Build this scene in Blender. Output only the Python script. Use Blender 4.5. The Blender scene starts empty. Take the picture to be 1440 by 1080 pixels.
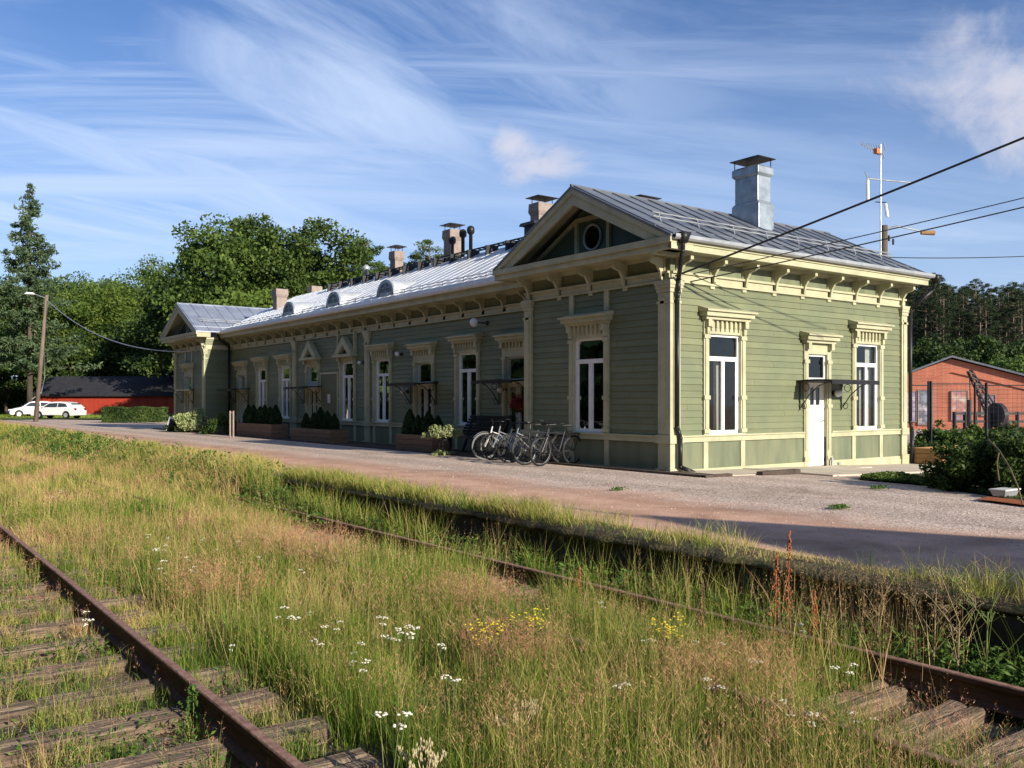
import bpy, math, random
import numpy as np
from mathutils import Vector, Matrix
random.seed(7); rng = np.random.default_rng(11)
S = bpy.context.scene
COL = S.collection
R = math.radians
TH = R(36.4)
FX, FY = math.sin(TH), math.cos(TH)          # camera forward on the ground plane
CAMZ = 1.5

def at(px, t):
    """ground position seen in picture column px at depth t (layout helper only)"""
    a = (px-720)/1268
    return (t*(FX+FY*a), t*(FY-FX*a))

# ------------------------------------------------------------------ mesh builder
class MB:
    def __init__(s): s.v=[]; s.f=[]
    def add(s, vs, fs):
        n=len(s.v); s.v+= [tuple(p) for p in vs]; s.f += [tuple(i+n for i in f) for f in fs]; return s
    def box(s, x0,x1,y0,y1,z0,z1):
        x0,x1=sorted((x0,x1)); y0,y1=sorted((y0,y1)); z0,z1=sorted((z0,z1))
        return s.add([(x0,y0,z0),(x1,y0,z0),(x1,y1,z0),(x0,y1,z0),(x0,y0,z1),(x1,y0,z1),(x1,y1,z1),(x0,y1,z1)],
            [(0,3,2,1),(4,5,6,7),(0,1,5,4),(1,2,6,5),(2,3,7,6),(3,0,4,7)])
    def taper(s, cx,cy,z0,z1,ax,ay,bx,by):
        """box whose half sizes go from ax,ay at z0 to bx,by at z1"""
        return s.add([(cx-ax,cy-ay,z0),(cx+ax,cy-ay,z0),(cx+ax,cy+ay,z0),(cx-ax,cy+ay,z0),(cx-bx,cy-by,z1),(cx+bx,cy-by,z1),(cx+bx,cy+by,z1),(cx-bx,cy+by,z1)],
            [(0,3,2,1),(4,5,6,7),(0,1,5,4),(1,2,6,5),(2,3,7,6),(3,0,4,7)])
    def prism(s, poly, off):
        """poly: list of 3D points (planar), extruded by vector off"""
        n=len(poly); o=Vector(off)
        a=[Vector(p) for p in poly]; b=[p+o for p in a]
        fs=[tuple(range(n-1,-1,-1)), tuple(range(n,2*n))]+[(i,(i+1)%n,n+(i+1)%n,n+i) for i in range(n)]
        return s.add(a+b,fs)
    def tube(s, p0,p1,r0,r1=None,n=8,cap=True):
        r1=r0 if r1 is None else r1
        p0=Vector(p0);p1=Vector(p1);d=(p1-p0)
        if d.length<1e-6: return s
        d.normalize(); u=d.orthogonal().normalized(); w=d.cross(u)
        vs=[]
        for p,r in ((p0,r0),(p1,r1)):
            for i in range(n):
                a=2*math.pi*i/n; vs.append(p+(u*math.cos(a)+w*math.sin(a))*r)
        fs=[(i,(i+1)%n,n+(i+1)%n,n+i) for i in range(n)]
        if cap: fs+=[tuple(range(n-1,-1,-1)),tuple(range(n,2*n))]
        return s.add(vs,fs)
    def path(s, pts, r, n=6):
        for a,b in zip(pts[:-1],pts[1:]): s.tube(a,b,r if not callable(r) else r, n=n)
        return s
    def ring(s, c, axis, R_, r, n=28, m=6):
        c=Vector(c);ax=Vector(axis).normalized();u=ax.orthogonal().normalized();w=ax.cross(u)
        vs=[];fs=[]
        for i in range(n):
            a=2*math.pi*i/n; d=u*math.cos(a)+w*math.sin(a)
            for j in range(m):
                b=2*math.pi*j/m; vs.append(c+d*(R_+r*math.cos(b))+ax*(r*math.sin(b)))
        for i in range(n):
            for j in range(m):
                fs.append((i*m+j,((i+1)%n)*m+j,((i+1)%n)*m+(j+1)%m,i*m+(j+1)%m))
        return s.add(vs,fs)
    def lathe(s, c, prof, n=14):
        c=Vector(c); vs=[];fs=[];m=len(prof)
        for r,z in prof:
            for i in range(n):
                a=2*math.pi*i/n; vs.append((c.x+r*math.cos(a),c.y+r*math.sin(a),c.z+z))
        for k in range(m-1):
            for i in range(n): fs.append((k*n+i,k*n+(i+1)%n,(k+1)*n+(i+1)%n,(k+1)*n+i))
        fs.append(tuple(range(n-1,-1,-1))); fs.append(tuple(range((m-1)*n,m*n)))
        return s.add(vs,fs)
    def ball(s,c,r,n=12,sz=1.0):
        return s.lathe(c,[(max(1e-3,r*math.sin(math.pi*k/8)),-r*sz*math.cos(math.pi*k/8)) for k in range(9)],n)
    def build(s, name, mat, parent=None, smooth=False, bevel=0):
        me=bpy.data.meshes.new(name)
        off=Vector((0,0,0)); q=parent
        while q is not None: off+=Vector(q.location); q=q.parent
        me.from_pydata([(p[0]-off.x,p[1]-off.y,p[2]-off.z) for p in s.v],[],s.f)
        me.materials.append(mat)
        if smooth:
            me.polygons.foreach_set('use_smooth',[True]*len(me.polygons))
        me.update()
        o=bpy.data.objects.new(name,me); COL.objects.link(o)
        if parent is not None: o.parent=parent
        if bevel:
            b=o.modifiers.new('bevel','BEVEL'); b.width=bevel; b.segments=2; b.limit_method='ANGLE'
        if smooth:
            pass
        return o

def tag(o,label=None,cat=None,group=None,kind=None):
    if label: o['label']=label
    if cat: o['category']=cat
    if group: o['group']=group
    if kind: o['kind']=kind
    return o
def empty(name,loc,label,cat,group=None):
    o=bpy.data.objects.new(name,None); o.empty_display_size=.3; COL.objects.link(o); o.location=loc
    return tag(o,label,cat,group)
def copy_tree(o,parent=None):
    c=o.copy(); COL.objects.link(c); c.parent=parent
    for ch in list(o.children): copy_tree(ch,c)
    return c

# ------------------------------------------------------------------ materials
def newmat(name):
    m=bpy.data.materials.new(name); m.use_nodes=True; nt=m.node_tree
    for n in list(nt.nodes): nt.nodes.remove(n)
    out=nt.nodes.new('ShaderNodeOutputMaterial'); return m,nt,out
def N(nt,t,**k):
    n=nt.nodes.new(t)
    for a,b in k.items():
        if hasattr(n,a): setattr(n,a,b)
    return n
def inp(n,**k):
    for a,b in k.items(): n.inputs[a.replace('_',' ')].default_value=b
def c4(c): return (c[0],c[1],c[2],1)
def ramp(nt,stops,interp='LINEAR'):
    r=N(nt,'ShaderNodeValToRGB'); e=r.color_ramp; e.interpolation=interp
    while len(e.elements)<len(stops): e.elements.new(.5)
    for el,(p,c) in zip(e.elements,stops): el.position=p; el.color=c4(c)
    return r
def mat_noise(name,c1,c2,scale=5,rough=.8,bump=0,bscale=None,metal=0,stretch=(1,1,1),detail=6,c3=None,spec=.3,bdist=.02):
    """two or three colours mixed by noise, with optional bump"""
    m,nt,out=newmat(name); L=nt.links.new
    tc=N(nt,'ShaderNodeTexCoord'); mp=N(nt,'ShaderNodeMapping'); mp.inputs['Scale'].default_value=stretch
    L(tc.outputs['Object'],mp.inputs['Vector'])
    no=N(nt,'ShaderNodeTexNoise'); no.inputs['Scale'].default_value=scale; no.inputs['Detail'].default_value=detail; no.inputs['Roughness'].default_value=.6
    L(mp.outputs[0],no.inputs['Vector'])
    st=[(.35,c1),(.65,c2)] if c3 is None else [(.3,c1),(.5,c2),(.7,c3)]
    rp=ramp(nt,st); L(no.outputs[0],rp.inputs[0])
    p=N(nt,'ShaderNodeBsdfPrincipled'); p.inputs['Roughness'].default_value=rough; p.inputs['Metallic'].default_value=metal
    p.inputs['Specular IOR Level'].default_value=spec
    L(rp.outputs[0],p.inputs['Base Color'])
    if bump:
        n2=N(nt,'ShaderNodeTexNoise'); n2.inputs['Scale'].default_value=bscale or scale*4; n2.inputs['Detail'].default_value=5
        L(mp.outputs[0],n2.inputs['Vector'])
        b=N(nt,'ShaderNodeBump'); b.inputs['Strength'].default_value=bump; b.inputs['Distance'].default_value=bdist
        L(n2.outputs[0],b.inputs['Height']); L(b.outputs[0],p.inputs['Normal'])
    L(p.outputs[0],out.inputs[0]); return m
def mat_leaf(name,cols,trans=.28,rough=.6,obj=True):
    """foliage: colour differs per leaf and per large clump"""
    m,nt,out=newmat(name); L=nt.links.new
    g=N(nt,'ShaderNodeNewGeometry'); rp=ramp(nt,[(i/(len(cols)-1),c) for i,c in enumerate(cols)])
    tc=N(nt,'ShaderNodeTexCoord'); no=N(nt,'ShaderNodeTexNoise'); no.inputs['Scale'].default_value=.55; no.inputs['Detail'].default_value=3
    L(tc.outputs['Object'],no.inputs['Vector'])
    ma=N(nt,'ShaderNodeMath',operation='MULTIPLY_ADD'); ma.inputs[1].default_value=.55; 
    L(g.outputs['Random Per Island'],ma.inputs[0])
    mb=N(nt,'ShaderNodeMath',operation='MULTIPLY_ADD'); mb.inputs[1].default_value=1.4; mb.inputs[2].default_value=-.47
    L(no.outputs[0],mb.inputs[0]); L(mb.outputs[0],ma.inputs[2]); L(ma.outputs[0],rp.inputs[0])
    oi=N(nt,'ShaderNodeObjectInfo'); hs=N(nt,'ShaderNodeHueSaturation')
    mr=N(nt,'ShaderNodeMapRange'); mr.inputs['To Min'].default_value=.8; mr.inputs['To Max'].default_value=1.2
    L(oi.outputs['Random'],mr.inputs[0]); L(mr.outputs[0],hs.inputs['Value']); L(rp.outputs[0],hs.inputs['Color'])
    p=N(nt,'ShaderNodeBsdfPrincipled'); p.inputs['Roughness'].default_value=rough; p.inputs['Specular IOR Level'].default_value=.25
    tr=N(nt,'ShaderNodeBsdfTranslucent'); mx=N(nt,'ShaderNodeMixShader'); mx.inputs[0].default_value=trans
    L(hs.outputs[0],p.inputs['Base Color']); L(hs.outputs[0],tr.inputs['Color'])
    L(p.outputs[0],mx.inputs[1]); L(tr.outputs[0],mx.inputs[2]); L(mx.outputs[0],out.inputs[0]); return m
def mat_plain(name,c,rough=.6,metal=0,spec=.4):
    return mat_noise(name,[x*.9 for x in c],[min(1,x*1.08) for x in c],scale=6,rough=rough,metal=metal,spec=spec)

# siding: painted boards with slight board to board variation and weathering
def mat_siding(name,c,var=.12,axis='Z',pitch=.145):
    m,nt,out=newmat(name); L=nt.links.new
    g=N(nt,'ShaderNodeNewGeometry'); tc=N(nt,'ShaderNodeTexCoord')
    sp=N(nt,'ShaderNodeSeparateXYZ'); L(g.outputs['Position'],sp.inputs[0])
    dv=N(nt,'ShaderNodeMath',operation='DIVIDE'); dv.inputs[1].default_value=pitch; L(sp.outputs[axis],dv.inputs[0])
    fl=N(nt,'ShaderNodeMath',operation='FLOOR'); L(dv.outputs[0],fl.inputs[0])
    wn=N(nt,'ShaderNodeTexWhiteNoise',noise_dimensions='1D'); L(fl.outputs[0],wn.inputs['W'])
    mp=N(nt,'ShaderNodeMapping'); mp.inputs['Scale'].default_value=(.5,.5,2.5); L(tc.outputs['Object'],mp.inputs[0])
    no=N(nt,'ShaderNodeTexNoise'); no.inputs['Scale'].default_value=2.2; no.inputs['Detail'].default_value=8; no.inputs['Roughness'].default_value=.65; L(mp.outputs[0],no.inputs['Vector'])
    ad=N(nt,'ShaderNodeMath',operation='ADD'); L(wn.outputs[0],ad.inputs[0]); L(no.outputs[0],ad.inputs[1])
    mr=N(nt,'ShaderNodeMapRange'); mr.inputs['From Min'].default_value=.3; mr.inputs['From Max'].default_value=1.6
    mr.inputs['To Min'].default_value=1-var; mr.inputs['To Max'].default_value=1+var; L(ad.outputs[0],mr.inputs[0])
    hs=N(nt,'ShaderNodeHueSaturation'); hs.inputs['Color'].default_value=c4(c); L(mr.outputs[0],hs.inputs['Value'])
    p=N(nt,'ShaderNodeBsdfPrincipled'); p.inputs['Roughness'].default_value=.55; p.inputs['Specular IOR Level'].default_value=.35
    b=N(nt,'ShaderNodeBump'); b.inputs['Strength'].default_value=.25; b.inputs['Distance'].default_value=.004
    n2=N(nt,'ShaderNodeTexNoise'); n2.inputs['Scale'].default_value=9; n2.inputs['Detail'].default_value=6
    mp2=N(nt,'ShaderNodeMapping'); mp2.inputs['Scale'].default_value=(1,1,9) ; L(tc.outputs['Object'],mp2.inputs[0]); L(mp2.outputs[0],n2.inputs['Vector'])
    L(n2.outputs[0],b.inputs['Height']); L(b.outputs[0],p.inputs['Normal'])
    uu=N(nt,'ShaderNodeMath',operation='ADD'); L(sp.outputs['X'],uu.inputs[0]); L(sp.outputs['Y'],uu.inputs[1])
    u2=N(nt,'ShaderNodeMath',operation='MULTIPLY_ADD'); L(wn.outputs[0],u2.inputs[0]); u2.inputs[1].default_value=37.0; L(uu.outputs[0],u2.inputs[2])
    u3=N(nt,'ShaderNodeMath',operation='DIVIDE'); L(u2.outputs[0],u3.inputs[0]); u3.inputs[1].default_value=4.3
    u4=N(nt,'ShaderNodeMath',operation='FRACT'); L(u3.outputs[0],u4.inputs[0]); u5=N(nt,'ShaderNodeMath',operation='LESS_THAN'); L(u4.outputs[0],u5.inputs[0]); u5.inputs[1].default_value=.0022
    # worn, sun-bleached patches of paint
    n5=N(nt,'ShaderNodeTexNoise'); n5.inputs['Scale'].default_value=1.1; n5.inputs['Detail'].default_value=9; n5.inputs['Roughness'].default_value=.72; L(g.outputs['Position'],n5.inputs['Vector'])
    r5=ramp(nt,[(.40,(.90,.93,.95)),(.62,(1.10,1.07,1.02))]); L(n5.outputs[0],r5.inputs[0])
    m5=N(nt,'ShaderNodeMix',data_type='RGBA',blend_type='MULTIPLY'); m5.inputs['Factor'].default_value=1; L(hs.outputs[0],m5.inputs['A']); L(r5.outputs[0],m5.inputs['B'])
    m6=N(nt,'ShaderNodeMix',data_type='RGBA'); L(u5.outputs[0],m6.inputs['Factor']); L(m5.outputs['Result'],m6.inputs['A']); m6.inputs['B'].default_value=(c[0]*.3,c[1]*.3,c[2]*.3,1)
    L(m6.outputs['Result'],p.inputs['Base Color']); L(p.outputs[0],out.inputs[0]); return m

def mat_glass():
    m,nt,out=newmat('window_glass'); L=nt.links.new
    fr=N(nt,'ShaderNodeFresnel'); fr.inputs['IOR'].default_value=1.7
    tr=N(nt,'ShaderNodeBsdfTransparent'); tr.inputs[0].default_value=(.80,.83,.83,1)
    gl=N(nt,'ShaderNodeBsdfGlossy'); gl.inputs['Roughness'].default_value=.02; gl.inputs[0].default_value=(.9,.9,.9,1)
    tc=N(nt,'ShaderNodeTexCoord'); no=N(nt,'ShaderNodeTexNoise'); no.inputs['Scale'].default_value=1.6; L(tc.outputs['Object'],no.inputs['Vector'])
    b=N(nt,'ShaderNodeBump'); b.inputs['Strength'].default_value=.15; b.inputs['Distance'].default_value=.02; L(no.outputs[0],b.inputs['Height']); L(b.outputs[0],gl.inputs['Normal'])
    mx=N(nt,'ShaderNodeMixShader'); L(fr.outputs[0],mx.inputs[0]); L(tr.outputs[0],mx.inputs[1]); L(gl.outputs[0],mx.inputs[2]); L(mx.outputs[0],out.inputs[0]); return m

M={}
M['siding']=mat_siding('green_board_siding',(.156,.175,.099),.13)
M['panel']=mat_noise('green_panel_paint',(.120,.143,.092),(.188,.204,.125),1.6,.6,.1,30,stretch=(1.6,1.6,.35),detail=9)
M['trim']=mat_noise('cream_trim_paint',(.37,.365,.24),(.48,.47,.31),2.2,.5,.08,40)
M['tymp']=mat_siding('dark_green_vertical_boards',(.085,.125,.10),.1,'Y',.14)
M['white']=mat_noise('white_paint',(.68,.70,.70),(.80,.81,.80),4,.4,.03,30)
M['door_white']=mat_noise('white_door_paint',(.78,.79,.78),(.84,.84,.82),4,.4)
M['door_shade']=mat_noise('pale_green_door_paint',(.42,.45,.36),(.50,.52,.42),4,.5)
M['glass']=mat_glass()
M['curtain']=mat_noise('linen_curtain',(.55,.54,.5),(.72,.7,.66),8,.9,.3,30,stretch=(6,6,.4))
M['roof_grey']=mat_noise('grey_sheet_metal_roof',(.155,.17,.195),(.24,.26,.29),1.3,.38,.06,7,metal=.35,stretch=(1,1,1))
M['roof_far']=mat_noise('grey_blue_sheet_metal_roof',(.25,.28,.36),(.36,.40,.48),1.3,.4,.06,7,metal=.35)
M['roof_white']=mat_noise('pale_galvanised_roof',(.60,.62,.64),(.80,.81,.82),1.2,.42,.12,9,metal=.25)
M['galv']=mat_noise('galvanised_sheet',(.27,.31,.345),(.46,.51,.54),3.2,.38,.25,6,metal=.55)
M['galv_lt']=mat_noise('pale_galvanised_dormer',(.50,.53,.56),(.66,.69,.71),3,.4,.1,8,metal=.35)
M['black']=mat_noise('black_painted_metal',(.012,.012,.013),(.02,.02,.022),6,.42)
M['gutter']=mat_noise('grey_gutter_metal',(.32,.34,.36),(.45,.47,.48),4,.4,metal=.4)
M['chim']=mat_noise('brown_grey_render',(.24,.19,.165),(.31,.255,.225),5,.85,.25,25)
M['ladder']=mat_noise('dark_walkway_metal',(.02,.02,.024),(.035,.035,.04),6,.5)
M['floor_in']=mat_plain('interior_floor',(.12,.09,.06),.7)
M['wall_in']=mat_plain('interior_wall',(.30,.28,.25),.9)
M['concrete']=mat_noise('concrete',(.50,.43,.34),(.62,.54,.43),1.6,.9,.25,30)
M['kerb']=mat_noise('dark_steel_kerb',(.05,.035,.028),(.10,.075,.06),4,.8,.3,30)
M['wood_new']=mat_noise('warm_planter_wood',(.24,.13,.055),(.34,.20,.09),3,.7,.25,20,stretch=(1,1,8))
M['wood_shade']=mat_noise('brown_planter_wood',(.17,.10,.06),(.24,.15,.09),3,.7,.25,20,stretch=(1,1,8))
M['thuja']=mat_leaf('thuja_green',[(.015,.035,.012),(.03,.065,.02),(.05,.10,.03)],.2)
M['stem']=mat_noise('stem_brown',(.09,.07,.04),(.15,.12,.07),8,.9)
M['bark']=mat_noise('grey_bark',(.07,.055,.042),(.13,.105,.08),3,.95,.6,12,stretch=(1,1,.25))
M['pine_bark']=mat_noise('grey_pine_bark',(.10,.075,.058),(.23,.175,.135),1.2,.95,.6,12,stretch=(1,1,.3))
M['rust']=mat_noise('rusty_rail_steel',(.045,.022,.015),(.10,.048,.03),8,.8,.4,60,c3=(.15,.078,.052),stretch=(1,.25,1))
def sunlit_head(m):
    """paints the rail top a paler rust than the web, as if sunlit"""
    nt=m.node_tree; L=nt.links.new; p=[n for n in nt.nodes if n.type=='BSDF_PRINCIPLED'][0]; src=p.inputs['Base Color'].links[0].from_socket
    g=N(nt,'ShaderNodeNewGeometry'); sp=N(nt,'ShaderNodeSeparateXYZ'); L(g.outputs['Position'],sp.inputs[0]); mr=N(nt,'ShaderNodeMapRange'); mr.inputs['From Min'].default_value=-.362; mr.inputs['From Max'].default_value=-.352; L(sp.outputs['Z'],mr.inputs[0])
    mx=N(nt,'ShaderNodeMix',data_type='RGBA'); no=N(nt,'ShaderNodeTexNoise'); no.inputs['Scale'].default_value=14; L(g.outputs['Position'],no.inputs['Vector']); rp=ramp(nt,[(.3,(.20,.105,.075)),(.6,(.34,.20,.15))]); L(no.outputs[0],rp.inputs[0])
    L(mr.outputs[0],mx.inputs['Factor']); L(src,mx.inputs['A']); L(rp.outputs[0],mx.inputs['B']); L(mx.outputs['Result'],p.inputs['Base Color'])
sunlit_head(M['rust'])  # sunlit top against a shaded web, put into the rust colour by height
M['sleeper']=mat_noise('weathered_sleeper_wood',(.060,.042,.032),(.22,.160,.115),2.2,.95,1,12,c3=(.42,.315,.215),stretch=(.6,7,7),bdist=.03)
M['red']=mat_siding('red_barn_boards',(.36,.045,.026),.12,'X',.16)
M['barn_roof']=mat_noise('black_felt_roof',(.022,.022,.028),(.035,.036,.042),2,.8,.2,20)
M['brick']=None

def mat_brick():
    m,nt,out=newmat('orange_red_brick'); L=nt.links.new
    tc=N(nt,'ShaderNodeTexCoord'); mp=N(nt,'ShaderNodeMapping'); mp.inputs['Rotation'].default_value=(R(90),0,0)
    L(tc.outputs['UV'],mp.inputs[0])
    br=N(nt,'ShaderNodeTexBrick'); br.inputs['Scale'].default_value=1; br.inputs['Brick Width'].default_value=.27; br.inputs['Row Height'].default_value=.09; br.inputs['Mortar Size'].default_value=.012
    br.inputs['Color1'].default_value=(.54,.16,.095,1); br.inputs['Color2'].default_value=(.45,.13,.075,1); br.inputs['Mortar'].default_value=(.46,.24,.17,1)
    g=N(nt,'ShaderNodeNewGeometry'); sp=N(nt,'ShaderNodeSeparateXYZ'); L(g.outputs['Position'],sp.inputs[0])
    cb=N(nt,'ShaderNodeCombineXYZ')
    ad=N(nt,'ShaderNodeMath',operation='ADD'); L(sp.outputs['X'],ad.inputs[0]); L(sp.outputs['Y'],ad.inputs[1])
    L(ad.outputs[0],cb.inputs['X']); L(sp.outputs['Z'],cb.inputs['Y']); L(cb.outputs[0],br.inputs['Vector'])
    no=N(nt,'ShaderNodeTexNoise'); no.inputs['Scale'].default_value=.8; no.inputs['Detail'].default_value=6; L(g.outputs['Position'],no.inputs['Vector'])
    mx=N(nt,'ShaderNodeMix',data_type='RGBA',blend_type='MULTIPLY'); mx.inputs['Factor'].default_value=.6
    rp=ramp(nt,[(.3,(.75,.72,.7)),(.7,(1.15,1.1,1.05))]); L(no.outputs[0],rp.inputs[0])
    L(br.outputs[0],mx.inputs['A']); L(rp.outputs[0],mx.inputs['B'])
    p=N(nt,'ShaderNodeBsdfPrincipled'); p.inputs['Roughness'].default_value=.9; L(mx.outputs['Result'],p.inputs['Base Color']); L(p.outputs[0],out.inputs[0]); return m
M['brick']=mat_brick()

def mat_gravel():
    """platform surface: red sand by the edge, grey-pink crushed stone by the building"""
    m,nt,out=newmat('platform_gravel'); L=nt.links.new
    g=N(nt,'ShaderNodeNewGeometry'); sp=N(nt,'ShaderNodeSeparateXYZ'); L(g.outputs['Position'],sp.inputs[0])
    n0=N(nt,'ShaderNodeTexNoise'); n0.inputs['Scale'].default_value=.45; n0.inputs['Detail'].default_value=7; n0.inputs['Roughness'].default_value=.6; L(g.outputs['Position'],n0.inputs['Vector'])
    mw=N(nt,'ShaderNodeMath',operation='MULTIPLY_ADD'); mw.inputs[1].default_value=3.2; L(n0.outputs[0],mw.inputs[0]); L(sp.outputs['X'],mw.inputs[2])
    zone=N(nt,'ShaderNodeMapRange'); zone.inputs['From Min'].default_value=11.2; zone.inputs['From Max'].default_value=12.6; L(mw.outputs[0],zone.inputs[0])
    # compacted band: broad colour variation
    n1=N(nt,'ShaderNodeTexNoise'); n1.inputs['Scale'].default_value=1.4; n1.inputs['Detail'].default_value=9; n1.inputs['Roughness'].default_value=.7; L(g.outputs['Position'],n1.inputs['Vector'])
    sand=ramp(nt,[(.3,(.50,.295,.205)),(.5,(.63,.39,.28)),(.72,(.72,.48,.355))]); L(n1.outputs[0],sand.inputs[0])
    vo=N(nt,'ShaderNodeTexVoronoi'); vo.inputs['Scale'].default_value=42; L(g.outputs['Position'],vo.inputs['Vector'])
    stone=ramp(nt,[(0,(.28,.21,.17)),(.3,(.50,.385,.31)),(.62,(.64,.51,.42)),(1,(.84,.72,.62))]); 
    sc=N(nt,'ShaderNodeSeparateColor'); L(vo.outputs['Color'],sc.inputs[0]); L(sc.outputs[0],stone.inputs[0])
    n3=N(nt,'ShaderNodeTexNoise'); n3.inputs['Scale'].default_value=70; n3.inputs['Detail'].default_value=3; L(g.outputs['Position'],n3.inputs['Vector'])
    fine=ramp(nt,[(.35,(.72,.72,.72)),(.65,(1.2,1.2,1.2))]); L(n3.outputs[0],fine.inputs[0])
    mx=N(nt,'ShaderNodeMix',data_type='RGBA'); L(zone.outputs[0],mx.inputs['Factor']); L(sand.outputs[0],mx.inputs['A']); L(stone.outputs[0],mx.inputs['B'])
    mu=N(nt,'ShaderNodeMix',data_type='RGBA',blend_type='MULTIPLY'); mu.inputs['Factor'].default_value=.8; L(mx.outputs['Result'],mu.inputs['A']); L(fine.outputs[0],mu.inputs['B'])
    # dirt patches with their own shape
    n4=N(nt,'ShaderNodeTexNoise'); n4.inputs['Scale'].default_value=.7; n4.inputs['Detail'].default_value=5; n4.inputs['Distortion'].default_value=.8; L(g.outputs['Position'],n4.inputs['Vector'])
    d=ramp(nt,[(.30,(.74,.72,.70)),(.46,(1,1,1))]); L(n4.outputs[0],d.inputs[0])
    m3=N(nt,'ShaderNodeMix',data_type='RGBA',blend_type='MULTIPLY'); m3.inputs['Factor'].default_value=1; L(mu.outputs['Result'],m3.inputs['A']); L(d.outputs[0],m3.inputs['B'])
    # compacted wheel tracks running along the platform
    wx=N(nt,'ShaderNodeMath',operation='MULTIPLY_ADD'); L(n0.outputs[0],wx.inputs[0]); wx.inputs[1].default_value=1.0; L(sp.outputs['X'],wx.inputs[2])
    wv=N(nt,'ShaderNodeMath',operation='MULTIPLY'); L(wx.outputs[0],wv.inputs[0]); wv.inputs[1].default_value=4.1
    sn=N(nt,'ShaderNodeMath',operation='SINE'); L(wv.outputs[0],sn.inputs[0]); r6=ramp(nt,[(.25,(.90,.885,.87)),(.8,(1.06,1.05,1.04))]); 
    mr6=N(nt,'ShaderNodeMapRange'); mr6.inputs['From Min'].default_value=-1; L(sn.outputs[0],mr6.inputs[0]); L(mr6.outputs[0],r6.inputs[0])
    m4=N(nt,'ShaderNodeMix',data_type='RGBA',blend_type='MULTIPLY'); m4.inputs['Factor'].default_value=1; L(m3.outputs['Result'],m4.inputs['A']); L(r6.outputs[0],m4.inputs['B']); m3=m4
    p=N(nt,'ShaderNodeBsdfPrincipled'); p.inputs['Roughness'].default_value=.95; p.inputs['Specular IOR Level'].default_value=.1
    b=N(nt,'ShaderNodeBump'); b.inputs['Strength'].default_value=.35; b.inputs['Distance'].default_value=.012
    ad=N(nt,'ShaderNodeMath',operation='ADD'); L(vo.outputs['Distance'],ad.inputs[0]); L(n3.outputs[0],ad.inputs[1])
    L(ad.outputs[0],b.inputs['Height']); L(b.outputs[0],p.inputs['Normal'])
    L(m3.outputs['Result'],p.inputs['Base Color']); L(p.outputs[0],out.inputs[0]); return m
M['gravel']=mat_gravel()
M['bed']=mat_noise('trackbed_soil',(.07,.052,.035),(.16,.12,.08),2.2,.95,.8,30,c3=(.11,.10,.045),bdist=.04)
M['lawn']=mat_noise('lawn_ground',(.05,.085,.02),(.10,.15,.035),1.5,.95,.5,30)
M['forest_floor']=mat_noise('forest_floor',(.03,.05,.015),(.06,.08,.025),.6,.95,.5,8)
M['soil']=mat_noise('dark_soil',(.045,.035,.025),(.10,.075,.05),3,.95,.8,20)
M['stone']=mat_noise('ballast_stone',(.10,.085,.075),(.24,.21,.185),5,.9,.3,30)

# ------------------------------------------------------------------ setting: ground
def struct(mb,name,mat): return tag(mb.build(name,mat),kind='structure')
BED=-.61; EDGE=7.0
b=MB(); b.add([(-400,-200,BED),(EDGE+.02,-200,BED),(EDGE+.02,500,BED),(-400,500,BED)],[(0,1,2,3)]); struct(b,'track_bed',M['bed'])
def yz(x,y):                       # yard height: flat platform that falls gently away east of the house corner
    s=max(0,min(1,(x-14)/12.0)); return -.30*s
b=MB(); xs=[EDGE,8,10,12,14]+[14+i for i in range(1,13)]+[30,60,110,500]; ys=[-200,-60,-20,0,10,13,16,20,30,50,80,120,500]
vs=[(x,y,yz(x,y)) for x in xs for y in ys]; ny=len(ys)
fs=[(i*ny+j,(i+1)*ny+j,(i+1)*ny+j+1,i*ny+j+1) for i in range(len(xs)-1) for j in range(ny-1)]
b.add(vs,fs); struct(b,'platform_yard',M['gravel'])
def sst(v): v=np.clip(v,0,1); return v*v*(3-2*v)
def gz(x,y):
    '''height of the ground between the tracks: beyond the bare wall it climbs to the platform as a soft bank'''
    x=np.asarray(x,dtype=float); y=np.asarray(y,dtype=float); return BED+(-BED-.02)*sst((x-5.55)/1.45)*sst((y-12.0)/8.0)
b=MB(); gx_=[5.5,5.75,6.0,6.25,6.5,6.75,6.95,7.05,7.4]; gy_=[11.5+.5*i for i in range(40)]+[32+3*i for i in range(80)]
vs=[(x,y,float(gz(x,y))+(.03*math.sin(y*1.7+x*3)+.02*math.sin(y*4.1)) *float(sst((y-13)/5.))*(1 if 5.6<x<7.2 else 0)+(.012 if x>7 else 0)) for x in gx_ for y in gy_]; n_=len(gy_)
b.add(vs,[(i*n_+j,(i+1)*n_+j,(i+1)*n_+j+1,i*n_+j+1) for i in range(len(gx_)-1) for j in range(n_-1)]); tag(b.build('grass_bank',M['bed'],smooth=True),kind='structure')
b=MB(); b.box(EDGE-.20,EDGE-.001,-60,24,BED-.2,-.06); 
tag(b.build('platform_edge_wall',mat_noise('shade_dark_edge_stone',(.025,.022,.018),(.075,.065,.052),1.6,.95,.9,9,bdist=.05)),'shade-darkened stone edge wall of the platform beside the far rail','wall')  # the wall's shade is put into its near-black stone colour
# lawn and paved areas
b=MB(); b.add([(-60,84,.01),(60,84,.01),(70,200,.01),(-60,200,.01)],[(0,1,2,3)]); struct(b,'lawn',M['lawn'])
b=MB(); b.add([(-60,70,-.10),(9.5,70,-.10),(9.5,110,-.10),(-60,110,-.10)],[(0,1,2,3)]); 
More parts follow.
